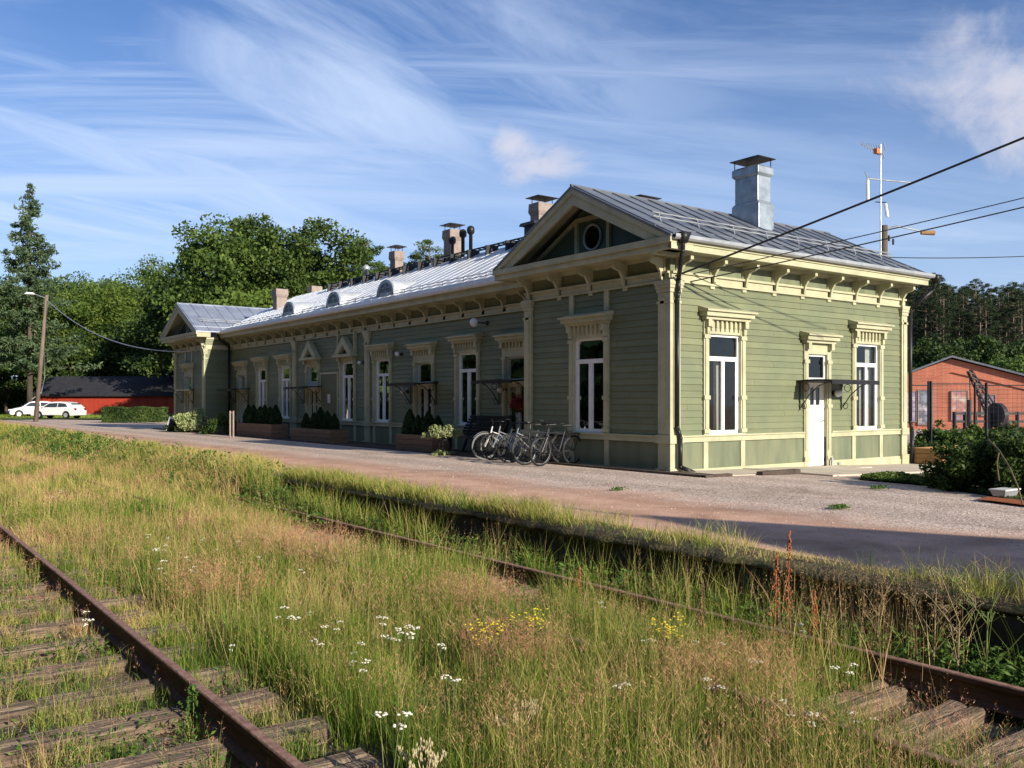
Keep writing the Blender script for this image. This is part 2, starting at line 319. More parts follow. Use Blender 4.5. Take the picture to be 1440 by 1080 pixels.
# wooded slope behind the brick hall
b=MB(); nx=26
def hill_h(d): s=max(0,min(1,(d-68)/70)); return -.32+7.2*s*s*(3-2*s)
vs=[];fs=[]
for i in range(nx):
    for j in range(nx):
        ang=R(-12)+R(66)*j/(nx-1); d=55+150*i/(nx-1)
        x=math.cos(ang)*d; y=math.sin(ang)*d
        vs.append((x,y,hill_h(d)+.25*math.sin(x*.3)*math.sin(y*.23)))
for i in range(nx-1):
    for j in range(nx-1): fs.append((i*nx+j,(i+1)*nx+j,(i+1)*nx+j+1,i*nx+j+1))
b.add(vs,fs); tag(b.build('hill',M['forest_floor'],smooth=True),kind='structure')

# ------------------------------------------------------------------ station building
XW,XM,XB=14.26,15.5,23.45          # wing front, main front, back
Y0,Y1,Y2,Y3=13.6,18.7,44.9,50.0    # right wing, main block, left wing
ZE=4.93                            # eaves
OV=.6
st=empty('station_building',(XM,(Y0+Y3)/2,0),'long green wooden railway station with cream trim and sheet metal roofs','building')
def F(face,w,u0,u1,n0,n1,z0,z1,mb):
    """box on a facade: face 'X' looks to -X at x=w with u along Y; face 'Y' looks to -Y at y=w with u along X"""
    if face=='X': mb.box(w-n1,w-n0,u0,u1,z0,z1)
    else: mb.box(u0,u1,w-n1,w-n0,z0,z1)
def P(face,w,u,n,z): return (w-n,u,z) if face=='X' else (u,w-n,z)
PITCH=.145
def siding(mb,face,w,u0,u1,z0,z1):
    k=math.floor(z0/PITCH)
    while k*PITCH<z1-1e-4:
        a=max(z0,k*PITCH); c=min(z1,(k+1)*PITCH)
        na=.020*(1-(a/PITCH-k)); nc=.020*(1-(c/PITCH-k))
        q=[P(face,w,u0,na,a),P(face,w,u1,na,a),P(face,w,u1,nc,c),P(face,w,u0,nc,c)]
        mb.add(q,[(0,1,2,3)])
        if a==k*PITCH:
            mb.add([P(face,w,u0,0,a),P(face,w,u1,0,a),P(face,w,u1,.020,a),P(face,w,u0,.020,a)],[(0,1,2,3)])
        k+=1
def wall(face,w,ua,ub,ops,name='wall',mat='siding'):
    """siding wall from belt to frieze with openings (u0,u1,z0,z1)"""
    mb=MB(); cuts=sorted(ops); u=ua
    for (a,c,z0,z1) in cuts:
        siding(mb,face,w,u,a,.6,4.2)
        if z0>.6: siding(mb,face,w,a,c,.6,z0)
        siding(mb,face,w,a,c,z1,4.2); u=c
    siding(mb,face,w,u,ub,.6,4.2)
    return mb.build(name,M[mat],st)
def lowpanels(face,w,ua,ub,ops):
    mb=MB(); u=ua
    for (a,c,z0,z1) in sorted(ops):
        if z0>.5: continue
        F(face,w,u,a,-.1,.012,-.45,.62,mb); u=c
    F(face,w,u,ub,-.1,.012,-.45,.62,mb)
    return mb.build('plinth_panel',M['panel'],st)

def curtain_mesh(mb,face,w,u0,u1,z0,z1,n):
    k=14; vs=[];fs=[]
    for i in range(k+1):
        u=u0+(u1-u0)*i/k; d=.022*math.sin(i*2.1)+.01*math.sin(i*5)
        vs+= [P(face,w,u,n+d,z0),P(face,w,u,n+d*.6,z1)]
    for i in range(k): fs.append((2*i,2*i+2,2*i+3,2*i+1))
    mb.add(vs,fs)

def hood(mb,face,w,c,hw,zb,proj=.30,h=.26):
    """classical window hood: stepped cornice with sloping top"""
    F(face,w,c-hw+.10,c+hw-.10,.0,proj*.55,zb,zb+.07,mb)
    F(face,w,c-hw+.04,c+hw-.04,.0,proj*.8,zb+.07,zb+.17,mb)
    F(face,w,c-hw,c+hw,.0,proj,zb+.17,zb+.21,mb)
    q=[P(face,w,c-hw,0,zb+.21),P(face,w,c-hw,proj,zb+.21),P(face,w,c-hw,0,zb+h+.04)]
    d=Vector(P(face,w,c+hw,0,0))-Vector(P(face,w,c-hw,0,0)); mb.prism(q,d)

def window(face,w,c,wd=1.08,z0=.78,z1=3.02,transom=2.42,drapes=(0,1),hz=3.33,lab=None,gable=False,pane_lab=None):
    """tall two-leaf window with transom, casing, dentils and hood"""
    h=wd/2; mb=MB(); cw=.17
    for s in (-1,1):
        u0,u1=sorted((c+s*h,c+s*(h+cw)))
        F(face,w,u0,u1,-.10,.055,.66,hz,mb)
        um=(u0+u1)/2
        F(face,w,um-.045,um+.045,.055,.075,.9,hz-.35,mb)
        for zz in (.80,1.55,hz-.42): F(face,w,u0-.012,u1+.012,.055,.088,zz,zz+.09,mb)
        F(face,w,um-.06,um+.06,.0,.17,hz-.16,hz,mb); F(face,w,um-.045,um+.045,.0,.12,hz-.30,hz-.16,mb)
    F(face,w,c-h,c+h,-.10,.045,z1,hz,mb)
    casing=mb.build('window',M['trim'],st)
    if lab: casing['label']=lab
    if gable:
        g=MB(); F(face,w,c-h-.28,c+h+.28,.0,.30,hz,hz+.10,g)
        zt=hz+.80
        for s in (-1,1):
            q=[P(face,w,c+s*(h+.24),.03,hz+.10),P(face,w,c+s*(h-.10),.03,hz+.10),P(face,w,c,.03,zt-.32),P(face,w,c,.03,zt)]
            d=Vector(P(face,w,0,.25,0))-Vector(P(face,w,0,.03,0)); g.prism(q,d)
        F(face,w,c-h-.22,c-h-.14,.0,.12,hz+.1,4.15,g); F(face,w,c+h+.14,c+h+.22,.0,.12,hz+.1,4.15,g)
        g.build('pediment',M['trim'],casing)
    else:
        g=MB(); hood(g,face,w,c,h+cw+.14,hz)
        nd=7
        for i in range(nd):
            u=c-h+wd*(i+.5)/nd; F(face,w,u-.03,u+.03,.045,.10,hz-.17,hz,g); F(face,w,u-.018,u+.018,.045,.08,hz-.24,hz-.17,g)
        g.build('hood',M['trim'],casing)
    # white sash frame
    f=MB(); n0,n1=-.075,-.02; r=.055
    F(face,w,c-h,c-h+r,n0,n1,z0,z1,f); F(face,w,c+h-r,c+h,n0,n1,z0,z1,f)
    F(face,w,c-h+r,c+h-r,n0,n1,z1-r,z1,f); F(face,w,c-h+r,c+h-r,n0,n1,z0,z0+r+.02,f)
    F(face,w,c-h+r,c+h-r,n0,n1+.012,transom,transom+.10,f)
    F(face,w,c-.05,c+.05,n0,n1+.008,z0+r+.02,transom,f)
    for s in (-1,1):   # inner leaf stiles
        u0,u1=sorted((c+s*(h-r),c+s*(h-r-.035))); F(face,w,u0,u1,n0,n1-.015,z0+r+.02,transom,f)
    F(face,w,c-h-.02,c+h+.02,-.02,.07,z0-.045,z0-.003,f)
    f.build('window_frame',M['white'],casing)
    p=MB(); p.add([P(face,w,c-h+.02,-.05,z0+.02),P(face,w,c+h-.02,-.05,z0+.02),P(face,w,c+h-.02,-.05,z1-.02),P(face,w,c-h+.02,-.05,z1-.02)],[(0,1,2,3)])
    p.build('pane',M['glass'],casing)
    if drapes:
        cb=MB()
        if 0 in drapes: curtain_mesh(cb,face,w,c-h+.02,c-h+.02+.20*wd+.08*random.random(),z0,z1,-.22)
        if 1 in drapes: curtain_mesh(cb,face,w,c-.06,c+.10,z0,transom+.1,-.24)
        if 2 in drapes: curtain_mesh(cb,face,w,c+h-.26,c+h-.02,z0,z1,-.22)
        if 3 in drapes: curtain_mesh(cb,face,w,c-h+.04,c+h-.04,z0,z1,-.3)
        cb.build('curtain',M['curtain'],casing)
    return (c-h,c+h,z0,z1)

def door_unit(face,w,c,wd=.95,zt=2.05,z0=-.02,tr=(2.12,2.75),hz=3.08,col='door_shade',glazed=True,cw=.17,gable=False,lab=None,zcase=-.3):
    h=wd/2; mb=MB()
    for s in (-1,1):
        u0,u1=sorted((c+s*h,c+s*(h+cw))); F(face,w,u0,u1,-.10,.055,zcase,hz,mb)
        um=(u0+u1)/2; F(face,w,um-.045,um+.045,.055,.075,.3,hz-.4,mb)
        for zz in (.05,1.35,hz-.5): F(face,w,u0-.012,u1+.012,.055,.088,zz,zz+.09,mb)
        F(face,w,um-.06,um+.06,.0,.17,hz-.16,hz,mb)
    F(face,w,c-h,c+h,-.10,.045,tr[1],hz,mb)
    cs=mb.build('doorway',M['trim'],st)
    if lab: cs['label']=lab
    g=MB()
    if gable:
        F(face,w,c-h-.28,c+h+.28,.0,.30,hz,hz+.10,g); zt2=hz+.80
        for s in (-1,1):
            q=[P(face,w,c+s*(h+.24),.03,hz+.10),P(face,w,c+s*(h-.10),.03,hz+.10),P(face,w,c,.03,zt2-.32),P(face,w,c,.03,zt2)]
            d=Vector(P(face,w,0,.25,0))-Vector(P(face,w,0,.03,0)); g.prism(q,d)
        g.build('pediment',M['trim'],cs)
    else:
        hood(g,face,w,c,h+cw+.14,hz)
        nd=6 if wd>.85 else 0
        for i in range(nd):
            u=c-h+wd*(i+.5)/nd; F(face,w,u-.03,u+.03,.045,.10,hz-.15,hz,g)
        g.build('hood',M['trim'],cs)
    f=MB(); r=.05
    for (a,bz) in ((tr[0],tr[1]),):
        F(face,w,c-h,c-h+r,-.075,-.02,a,bz,f);F(face,w,c+h-r,c+h,-.075,-.02,a,bz,f);F(face,w,c-h+r,c+h-r,-.075,-.02,bz-r,bz,f);F(face,w,c-h+r,c+h-r,-.075,-.02,a,a+r,f)
    F(face,w,c-h,c+h,-.08,.0,zt,tr[0],f)
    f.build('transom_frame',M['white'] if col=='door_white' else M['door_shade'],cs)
    p=MB(); p.add([P(face,w,c-h+.02,-.05,tr[0]+.02),P(face,w,c+h-.02,-.05,tr[0]+.02),P(face,w,c+h-.02,-.05,tr[1]-.02),P(face,w,c-h+.02,-.05,tr[1]-.02)],[(0,1,2,3)])
    p.build('pane',M['glass'],cs)
    d=MB()
    if glazed:      # pair of tall narrow glazed leaves
        for s in (-1,1):
            a,b2=sorted((c+s*.004,c+s*h)); st_=.10
            F(face,w,a,a+st_,-.09,-.035,z0,zt,d);F(face,w,b2-st_,b2,-.09,-.035,z0,zt,d)
            F(face,w,a+st_,b2-st_,-.09,-.035,zt-.12,zt,d);F(face,w,a+st_,b2-st_,-.085,-.04,z0,z0+.62,d)
            F(face,w,a+st_+.04,b2-st_-.04,-.04,-.028,z0+.12,z0+.5,d)
    else:           # panelled door with two small lights
        F(face,w,c-h,c+h,-.09,-.04,z0,1.42,d)
        F(face,w,c-h,c+h,-.09,-.04,1.86,zt,d)
        for a,b2 in ((c-h,c-.20),(c-.035,c+.035),(c+.20,c+h)): F(face,w,a,b2,-.09,-.04,1.42,1.86,d)
        for i in range(7): 
            u=c-h+.05+(wd-.1)*i/6; F(face,w,u-.014,u+.014,-.04,-.028,z0+.08,1.34,d)
        F(face,w,c-h+.02,c+h-.02,-.04,-.022,1.34,1.42,d)
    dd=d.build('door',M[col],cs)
    p=MB(); za=z0+.6 if glazed else 1.4; zb=zt-.1 if glazed else 1.88
    p.add([P(face,w,c-h+.06,-.062,za),P(face,w,c+h-.06,-.062,za),P(face,w,c+h-.06,-.062,zb),P(face,w,c-h+.06,-.062,zb)],[(0,1,2,3)])
    p.build('door_pane',M['glass'],cs)
    k=MB(); uh=c+h-.10 if not glazed else c+.06
    k.tube(P(face,w,uh,-.03,1.02),P(face,w,uh,.03,1.02),.012); k.tube(P(face,w,uh,.03,1.02),P(face,w,uh-.11,.03,1.02),.010)
    k.build('door_handle',M['black'],cs)
    return (c-h,c+h,-.3,tr[1])

def canopy(face,w,c,hw,z,depth=1.0,curved=False,lab=None):
    """thin sheet canopy on scrolled iron brackets"""
    mb=MB(); k=8; vs=[];fs=[]
    for i in range(k+1):
        n=depth*i/k; dz=(.03-.05*i/k) if not curved else .10*math.sin(math.pi*.55*i/k)-.10*i/k
        for u in (c-hw,c+hw):
            for t in (0,.045): vs.append(P(face,w,u,n,z+dz-t))
    for i in range(k):
        a=4*i; fs+=[(a,a+4,a+6,a+2),(a+1,a+3,a+7,a+5),(a,a+1,a+5,a+4),(a+2,a+6,a+7,a+3)]
    fs+=[(0,2,3,1),(4*k,4*k+1,4*k+3,4*k+2)]
    mb.add(vs,fs)
    F(face,w,c-hw-.01,c+hw+.01,depth-.02,depth+.012,z-.10,z-.005,mb)
    cn=mb.build('canopy',M['black'],st)
    if lab: cn['label']=lab
    for s in (-1,1):
        br=MB(); u=c+s*(hw-.12)
        pts=[P(face,w,u,depth*.82,z-.05),P(face,w,u,depth*.55,z-.14),P(face,w,u,depth*.28,z-.36),P(face,w,u,.06,z-.66)]
        br.path(pts,.013); br.tube(P(face,w,u,.03,z-.04),P(face,w,u,.03,z-.72),.012)
        ax=Vector(P(face,w,1,0,0))-Vector(P(face,w,0,0,0))
        br.ring(P(face,w,u,.14,z-.62),ax,.075,.009,16,5); br.ring(P(face,w,u,.20,z-.17),ax,.09,.009,16,5)
        br.build('canopy_bracket',M['black'],cn)
    return cn

def bracket(mb,face,w,u,zt=4.62,zb=4.12,wd=.065,proj=.40):
    if w==XM: proj=.34; zb=4.22
    q=[(0,zt),(proj,zt),(proj,zt-.10),(proj-.05,zt-.13),(proj*.55,zt-.16),(proj*.42,zt-.24),(.13,zt-.30),(.10,zb+.02),(0,zb)]
    mb.prism([P(face,w,u-wd/2,n,z) for n,z in q],Vector(P(face,w,u+wd/2,0,0))-Vector(P(face,w,u-wd/2,0,0)))
    F(face,w,u-.07,u+.07,0,.04,zb-.10,zt,mb)
    F(face,w,u-wd*.72,u+wd*.72,proj-.04,proj+.03,zt-.085,zt-.005,mb)

def frieze(face,w,ua,ub,brs,ends=True):
    mb=MB()
    F(face,w,ua,ub,-.10,.035,4.60,4.70,mb)               # upper rail
    F(face,w,ua,ub,-.10,.040,4.10,4.32,mb)               # lower board
    F(face,w,ua,ub,.040,.085,4.27,4.32,mb)
    F(face,w,ua,ub,.040,.065,4.085,4.13,mb)
    mb.build('frieze',M['trim'],st)
    pn=MB(); F(face,w,ua,ub,-.10,.008,4.30,4.62,pn); pn.build('frieze_panel',M['panel'],st)
    for u in brs:
        k=MB(); bracket(k,face,w,u); k.build('eaves_bracket',M['trim'],st)
def belt(face,w,ua,ub,ops,strips=()):
    mb=MB(); u=ua
    segs=[]
    for (a,c,z0,z1) in sorted(ops):
        if z0<.5: segs.append((u,a-.17)); u=c+.17
    segs.append((u,ub))
    for a,c in segs:
        F(face,w,a,c,-.1,.06,.615,.73,mb); F(face,w,a,c,.0,.09,.73,.765,mb)
        F(face,w,a,c,-.1,.045,-.45,.02,mb); F(face,w,a,c,.0,.07,-.45,-.06,mb)
        for s in strips:
            if a<s<c: F(face,w,s-.075,s+.075,-.1,.04,.02,.615,mb)
        mb.build('belt_course',M['trim'],st); mb=MB()
def pilaster(mb,face,w,u0,u1):
    F(face,w,u0,u1,-.1,.07,.0,4.1,mb); um=(u0+u1)/2; q=(u1-u0)/2
    F(face,w,um-q*.45,um+q*.45,.07,.09,.95,3.75,mb)
    for z0,z1,e in ((3.62,3.68,.02),(3.86,3.95,.025),(3.95,4.02,.045),(4.02,4.12,.06),(.60,.78,.045),(-.45,.06,.04)):
        F(face,w,u0-e,u1+e,-.1,.07+e,z0,z1,mb)

# --- openings
opsR=[window('Y',Y0,15.98,lab='tall window nearest the drainpipe on the sunlit gable side'),
      window('Y',Y0,21.65,drapes=(1,2),lab='tall window right of the white door')]
opsR.append(door_unit('Y',Y0,19.455,.77,1.97,-.10,(2.05,2.68),2.95,'door_white',False,lab='narrow doorway with white door on the sunlit side'))
canopy('Y',Y0,19.62,.98,2.02,1.0,True,lab='curved dark canopy over the white door')
wall('Y',Y0,XW,XB,opsR); lowpanels('Y',Y0,XW,XB,opsR)
def yof(px,x=XM):
    a=(px-720)/1268; t=x/(FX+FY*a); return t*(FY-FX*a)
opsW=[window('X',XW,16.22,1.08,drapes=(0,1,2),lab='tall window in the gabled right wing')]
wall('X',XW,Y0,Y1,opsW); lowpanels('X',XW,Y0,Y1,opsW)
opsM=[]
wm=[(538.5,(0,1,2)),(658,(0,1)),(369,(0,1,2)),(402,(0,1,2)),(313.5,(0,1,2))]
for k,(px,dr) in enumerate(wm): opsM.append(window('X',XM,yof(px),1.06,drapes=dr))
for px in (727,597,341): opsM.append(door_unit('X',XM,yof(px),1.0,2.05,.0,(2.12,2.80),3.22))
opsM.append(window('X',XM,yof(489.5),1.06,drapes=(3,),hz=3.22,gable=True,lab='curtained window under an open pediment'))
opsM.append(door_unit('X',XM,yof(440.5),1.05,2.05,.0,(2.3,2.95),3.22,gable=True))
wall('X',XM,Y1,Y2,opsM); lowpanels('X',XM,Y1,Y2,opsM)
opsL=[door_unit('X',XW,yof(266,XW),1.0,2.05,.0,(2.12,2.80),3.22,lab='glazed doorway in the far left wing')]
wall('X',XW,Y2,Y3,opsL); lowpanels('X',XW,Y2,Y3,opsL)
canopy('X',XM,yof(727)+.02,.95,2.12,.88); canopy('X',XM,yof(597)+.05,.95,2.12,.88)
canopy('X',XM,yof(440.5),.98,2.12,.88); canopy('X',XM,yof(341),1.0,2.12,.88); canopy('X',XW,yof(266,XW)+.1,1.0,2.12,.95)
# side faces of the wings, plain walls elsewhere
mb=MB(); siding(mb,'Y',Y2,XW,XM,-.3,4.7); mb.build('wall',M['siding'],st)
mb=MB(); mb.box(XW,XM+.0,Y1-.05,Y1,-.4,4.7); mb.box(XW,XB,Y3-.05,Y3,-.4,4.8); mb.box(XB-.05,XB,Y0,Y3-.05,-.4,4.8); mb.build('rear_wall',M['panel'],st)
mb=MB(); mb.box(XW+.3,XB-.1,Y0+.3,Y3-.1,-.25,-.1); mb.build('floor',M['floor_in'],st)
mb=MB(); mb.box(XW+2.6,XW+2.7,Y0+.2,Y1-.1,-.1,4.6); mb.box(XM+3.2,XM+3.3,Y1,Y2,-.1,4.6); mb.box(XW+.2,XB-.1,Y0+3.0,Y0+3.1,-.1,4.6)
for y in (23.5,29,34.5,40): mb.box(XM+.3,XM+3.2,y,y+.1,-.1,4.6)
mb.box(XW+.1,XB-.06,Y0+.1,Y1-.06,4.62,4.66); mb.box(XM+.1,XB-.06,Y1-.06,Y2+.06,4.62,4.66); mb.box(XW+.1,XB-.06,Y2+.06,Y3-.06,4.62,4.66)
mb.build('inner_wall',M['wall_in'],st)
# friezes, belts
frieze('Y',Y0,XW,XB,[XW+.22+i*(XB-XW-.44)/8 for i in range(9)])
frieze('X',XW,Y0,Y1,[Y0+.2+i*(Y1-Y0-.4)/4 for i in range(5)])
nb=24; frieze('X',XM,Y1,Y2,[Y1+.45+i*(Y2-Y1-.9)/(nb-1) for i in range(nb)])
frieze('X',XW,Y2,Y3,[Y2+.2+i*(Y3-Y2-.4)/4 for i in range(5)])
mb=MB(); F('Y',Y2,XW,XM,-.1,.04,4.1,4.32,mb); F('Y',Y2,XW,XM,-.1,.03,4.6,4.7,mb); mb.build('frieze',M['trim'],st)
sR=[15.98-.63,15.98+.63,21.65-.63,21.65+.63]
belt('Y',Y0,XW,XB,opsR,sR); belt('X',XW,Y0,Y1,opsW,[16.22-.63,16.22+.63])
sM=[]; 
for (a,c,z0,z1) in opsM:
    if z0>.5: sM+=[a-.09,c+.09]
belt('X',XM,Y1,Y2,opsM,sM); belt('X',XW,Y2,Y3,opsL,[])
mb=MB()   # strips above the wing window
for s in (-.63,.63): F('X',XW,16.22+s-.075,16.22+s+.075,0,.05,3.62,4.09,mb)
F('X',XW,yof(266,XW)-.6,yof(266,XW)-.48,0,.05,3.5,4.09,mb);F('X',XW,yof(266,XW)+.48,yof(266,XW)+.6,0,.05,3.5,4.09,mb)
mb.build('upper_strip',M['trim'],st)
for (fa,w,u0,u1) in (('Y',Y0,XW-.075,XW+.24),('Y',Y0,XB-.22,XB+.05),('X',XW,Y0+.0,Y0+.30),('X',XW,Y1-.28,Y1+.02),('X',XW,Y2-.0,Y2+.34),('X',XW,Y3-.3,Y3),
                     ('X',XM,yof(521)-.0,yof(514.5)),('X',XM,yof(417.5),yof(413))):
    mb=MB(); pilaster(mb,fa,w,u0,u1); mb.build('corner_pilaster',M['trim'],st)
# notice board between the two pediments
mb=MB(); ya,yb_=yof(476),yof(453); F('X',XM,ya,yb_,.02,.05,.8,2.6,mb); nb_=mb.build('notice_board',mat_plain('olive_board',(.13,.14,.075),.6),st)
mb=MB(); 
for (a,c,z0,z1) in ((ya-.08,ya,.75,2.68),(yb_,yb_+.08,.75,2.68),(ya,yb_,2.6,2.68),(ya,yb_,.75,.80)): F('X',XM,a,c,.02,.075,z0,z1,mb)
mb.build('board_frame',M['trim'],nb_)
mb=MB(); F('X',XM,(ya+yb_)/2-.12,(ya+yb_)/2+.14,.051,.056,1.45,1.8,mb); mb.build('paper_notice',M['curtain'],nb_)

# --- cornices and eaves
def eave(face,w,ua,ub,name='cornice'):
    mb=MB(); F(face,w,ua,ub,-.1,OV-.06,4.70,4.74,mb)                  # soffit
    F(face,w,ua,ub,OV-.10,OV-.02,4.665,4.93,mb); F(face,w,ua,ub,OV-.02,OV+.012,4.80,4.90,mb)
    F(face,w,ua,ub,.0,.12,4.62,4.70,mb)
    return mb.build(name,M['trim'],st)
eave('Y',Y0,XW-OV,XB+.22); eave('X',XM,Y1+OV*.0,Y2,)
def gutter(face,w,ua,ub,z=4.90):
    mb=MB(); prof=[(OV+.015,z+.06),(OV+.015,z-.01),(OV+.05,z-.045),(OV+.10,z-.045),(OV+.135,z-.01),(OV+.14,z+.06),(OV+.125,z+.06),(OV+.12,z),(OV+.095,z-.03),(OV+.055,z-.03),(OV+.03,z),(OV+.03,z+.06)]
    mb.prism([P(face,w,ua,n,zz) for n,zz in prof],Vector(P(face,w,ub,0,0))-Vector(P(face,w,ua,0,0)))
    return mb.build('gutter',M['white' if face=='X' else 'gutter'],st)
gutter('Y',Y0,XW-OV,XB+.30); gutter('X',XM,Y1+.62,Y2-.1)

def wing_roof(ya,yb,mat,front_x=XW-OV,back_x=XB+.26):
    yc=(ya+yb)/2; y0=ya-OV-.03; y1=yb+OV+.03; zr=6.55; ze=ZE+.03; th=.05
    sl=(zr-ze)/(yc-y0)
    rb=MB()
    for (ye,sg) in ((y0,-1),(y1,1)):
        q=[(front_x-.05,ye,ze),(front_x-.05,yc,zr),(front_x-.05,yc,zr-th),(front_x-.05,ye,ze-th)]
        rb.prism(q,(back_x-front_x+.1,0,0))
    rf=rb.build('roof',mat,st)
    sm=MB()
    for ye in (y0,y1):
        x=front_x+.02
        while x<back_x:
            n=Vector((0,-(zr-ze) if ye<yc else (zr-ze),abs(yc-ye))).normalized()*.028
            q=[(x-.009,ye,ze),(x+.009,ye,ze),(x+.009,ye+n.y,ze+n.z),(x-.009,ye+n.y,ze+n.z)]
            sm.prism(q,(0,yc-ye,zr-ze)); x+=.61
    sm.tube((front_x-.05,yc,zr+.01),(back_x+.05,yc,zr+.01),.035,n=8)
    # horizontal laps near the eave
    for ye,sg in ((y0,1),(y1,-1)):
        yy=ye+sg*.48; zz=ze+sl*.48; sm.box(front_x-.05,back_x+.05,yy-.012,yy+.012,zz-.0,zz+.016)
    sm.build('roof_seam',mat,rf)
    sg_=MB()   # snow guard rails near the eaves
    for ye,sg in ((y0,1),(y1,-1)):
        yy=ye+sg*.95; zz=ze+sl*.95
        for k,(dy,dz) in enumerate(((0,.10),(0.02,.19))): sg_.tube((front_x+.4,yy+sg*dy,zz+dz),(back_x-.3,yy+sg*dy,zz+dz),.015,n=6)
        x=front_x+.6
        while x<back_x-.3:
            sg_.tube((x,yy-sg*.05,zz-.02),(x,yy+sg*.02,zz+.21),.012,n=5); sg_.tube((x,yy+sg*.16,zz+.05),(x,yy+sg*.02,zz+.21),.012,n=5); x+=1.22
    sg_.build('snow_guard',M['gutter'],rf)
    # pediment on the front
    t=MB()
    t.add([(XW+.06,ya+.05,4.85),(XW+.06,yb-.05,4.85),(XW+.06,yc,zr-.18)],[(0,2,1)])
    t.build('tympanum',M['tymp'],st)
    # rear gable
    t=MB(); t.prism([(XB-.05,ya,4.75),(XB-.05,yb,4.75),(XB-.05,yc,zr-.1)],(.05,0,0)); t.build('rear_gable',M['panel'],st)
    r=MB()
    F('X',XW,ya-OV+.0,yb+OV,-.06,OV-.02,4.70,4.74,r)
    F('X',XW,ya-OV-.0,yb+OV,OV-.08,OV-.001,4.67,4.92,r); F('X',XW,ya-OV-.02,yb+OV+.02,OV,OV+.05,4.80,4.93,r)
    r.add([(XW-OV-.04,ya-OV,4.935),(XW-OV-.04,yb+OV,4.935),(XW+.06,yb+OV,4.99),(XW+.06,ya-OV,4.99)],[(0,1,2,3)])
    r.box(XW-OV+.0,XW+.06,ya-OV-.001,ya-OV+.05,4.67,4.93) ; r.box(XW-OV,XW+.06,yb+OV-.05,yb+OV,4.67,4.93)
    r.build('cornice',M['trim'],st)
    k=MB(); wv=.34
    for ye in (y0+.01,y1-.01):
        z=ze-th-.005; zz=zr-th-.005; s=(1 if ye<yc else -1)
        # raking fascia and soffit
        q=[(front_x,ye,z),(front_x,yc,zz),(front_x,yc,zz-wv*1.12),(front_x,ye+s*wv/sl*.62,z+wv*.62-wv*1.05+.02)]
        k.prism(q,(.07,0,0))
        q=[(front_x-.035,ye,z),(front_x-.035,yc,zz),(front_x-.035,yc,zz-.13),(front_x-.035,ye+s*.1,z-.07)]
        k.prism(q,(.034,0,0))
        q=[(front_x+.07,ye,z),(front_x+.07,yc,zz),(front_x+.07,yc,zz-.03),(front_x+.07,ye,z-.03)]
        k.prism(q,(XW+.06-front_x-.07,0,0))
    k.build('raking_cornice',M['trim'],st)
    g=MB(); hw=.52; zc=5.42
    F('X',XW+.06,yc-hw-.10,yc-hw,.0,.07,4.93,5.93,g); F('X',XW+.06,yc+hw,yc+hw+.10,.0,.07,4.93,5.93,g); F('X',XW+.06,yc-hw,yc+hw,.0,.07,5.84,5.94,g)
    for s in (-1,1):   # sloping inner strips
        q=[(XW+.0,yc+s*(hw+.1),5.93),(XW+.0,yc+s*(hw+.1),5.83),(XW+.0,yc+s*2.35,4.94),(XW+.0,yc+s*2.55,4.94)]
        g.prism(q,(.055,0,0))
    gs=g.build('gable_frame',M['trim'],st)
    g=MB(); g.ring((XW+.02,yc,zc),(1,0,0),.30,.03,32,8); g.build('round_window',M['gutter'],gs)
    g=MB(); g.tube((XW+.045,yc,zc),(XW+.055,yc,zc),.29,n=28); g.build('round_pane',M['glass'],gs)
    return zr,yc
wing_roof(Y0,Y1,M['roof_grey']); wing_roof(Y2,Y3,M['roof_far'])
# main roof
XR,ZR=19.0,7.05
def zroof(x): return ZE+.03+(ZR-ZE-.03)*(x-(XM-OV-.03))/(XR-(XM-OV-.03))
rb=MB(); xe=XM-OV-.03; xb=2*XR-xe; ya,yb=18.9,45.2
for xx in (xe,xb):
    rb.prism([(xx,ya,ZE+.03),(XR,ya,ZR),(XR,ya,ZR-.05),(xx,ya,ZE-.02)],(0,yb-ya,0))
rb.add([(xe,ya,ZE),(xb,ya,ZE),(XR,ya,ZR-.05)],[(0,1,2)])
rf=rb.build('roof',M['roof_white'],st); rf['label']='very pale sheet metal roof of the long middle block'
sm=MB(); y=ya+.2
while y<yb:
    n=Vector((-(ZR-ZE),0,XR-xe)).normalized()*.008
    sm.prism([(xe,y-.009,ZE+.03),(xe,y+.009,ZE+.03),(xe+n.x,y+.009,ZE+.03+n.z),(xe+n.x,y-.009,ZE+.03+n.z)],(XR-xe,0,ZR-ZE-.03)); y+=.61
sm.build('roof_seam',M['roof_white'],rf)
sg_=MB()
for x0,yr in ((xe+.42,(19.6,44)),):
    for dz in (.08,.17): sg_.tube((x0,yr[0],zroof(x0)+dz),(x0,yr[1],zroof(x0)+dz),.013,n=6)
    y=yr[0]
    while y<yr[1]: sg_.tube((x0,y,zroof(x0)-.02),(x0,y,zroof(x0)+.18),.011,n=5); y+=1.22
sg_.build('snow_guard',M['gutter'],rf)
eb=MB(); q=[(xe-.02,19.5,ZE+.05),(xe+.36,19.5,zroof(xe+.36)+.030),(xe+.36,19.5,zroof(xe+.36)+.004),(xe-.02,19.5,ZE+.0)]
eb.prism(q,(0,25.2,0)); eb.build('eaves_flashing',M['roof_grey'],rf)
lw=MB()   # roof walkway along the ridge
for dz in (0,): 
    for xx in (XR-.42,XR-.12): lw.box(xx-.03,xx+.03,19.2,40.5,ZR+.04,ZR+.08)
y=19.3
while y<40.5:
    lw.box(XR-.45,XR-.09,y-.025,y+.025,ZR+.045,ZR+.075)
    if int(y/.3)%4==0: lw.box(XR-.62,XR-.10,y-.035,y+.035,zroof(XR-.62)-.0,ZR+.05)
    y+=.3
lw.build('roof_walkway',M['ladder'],rf)
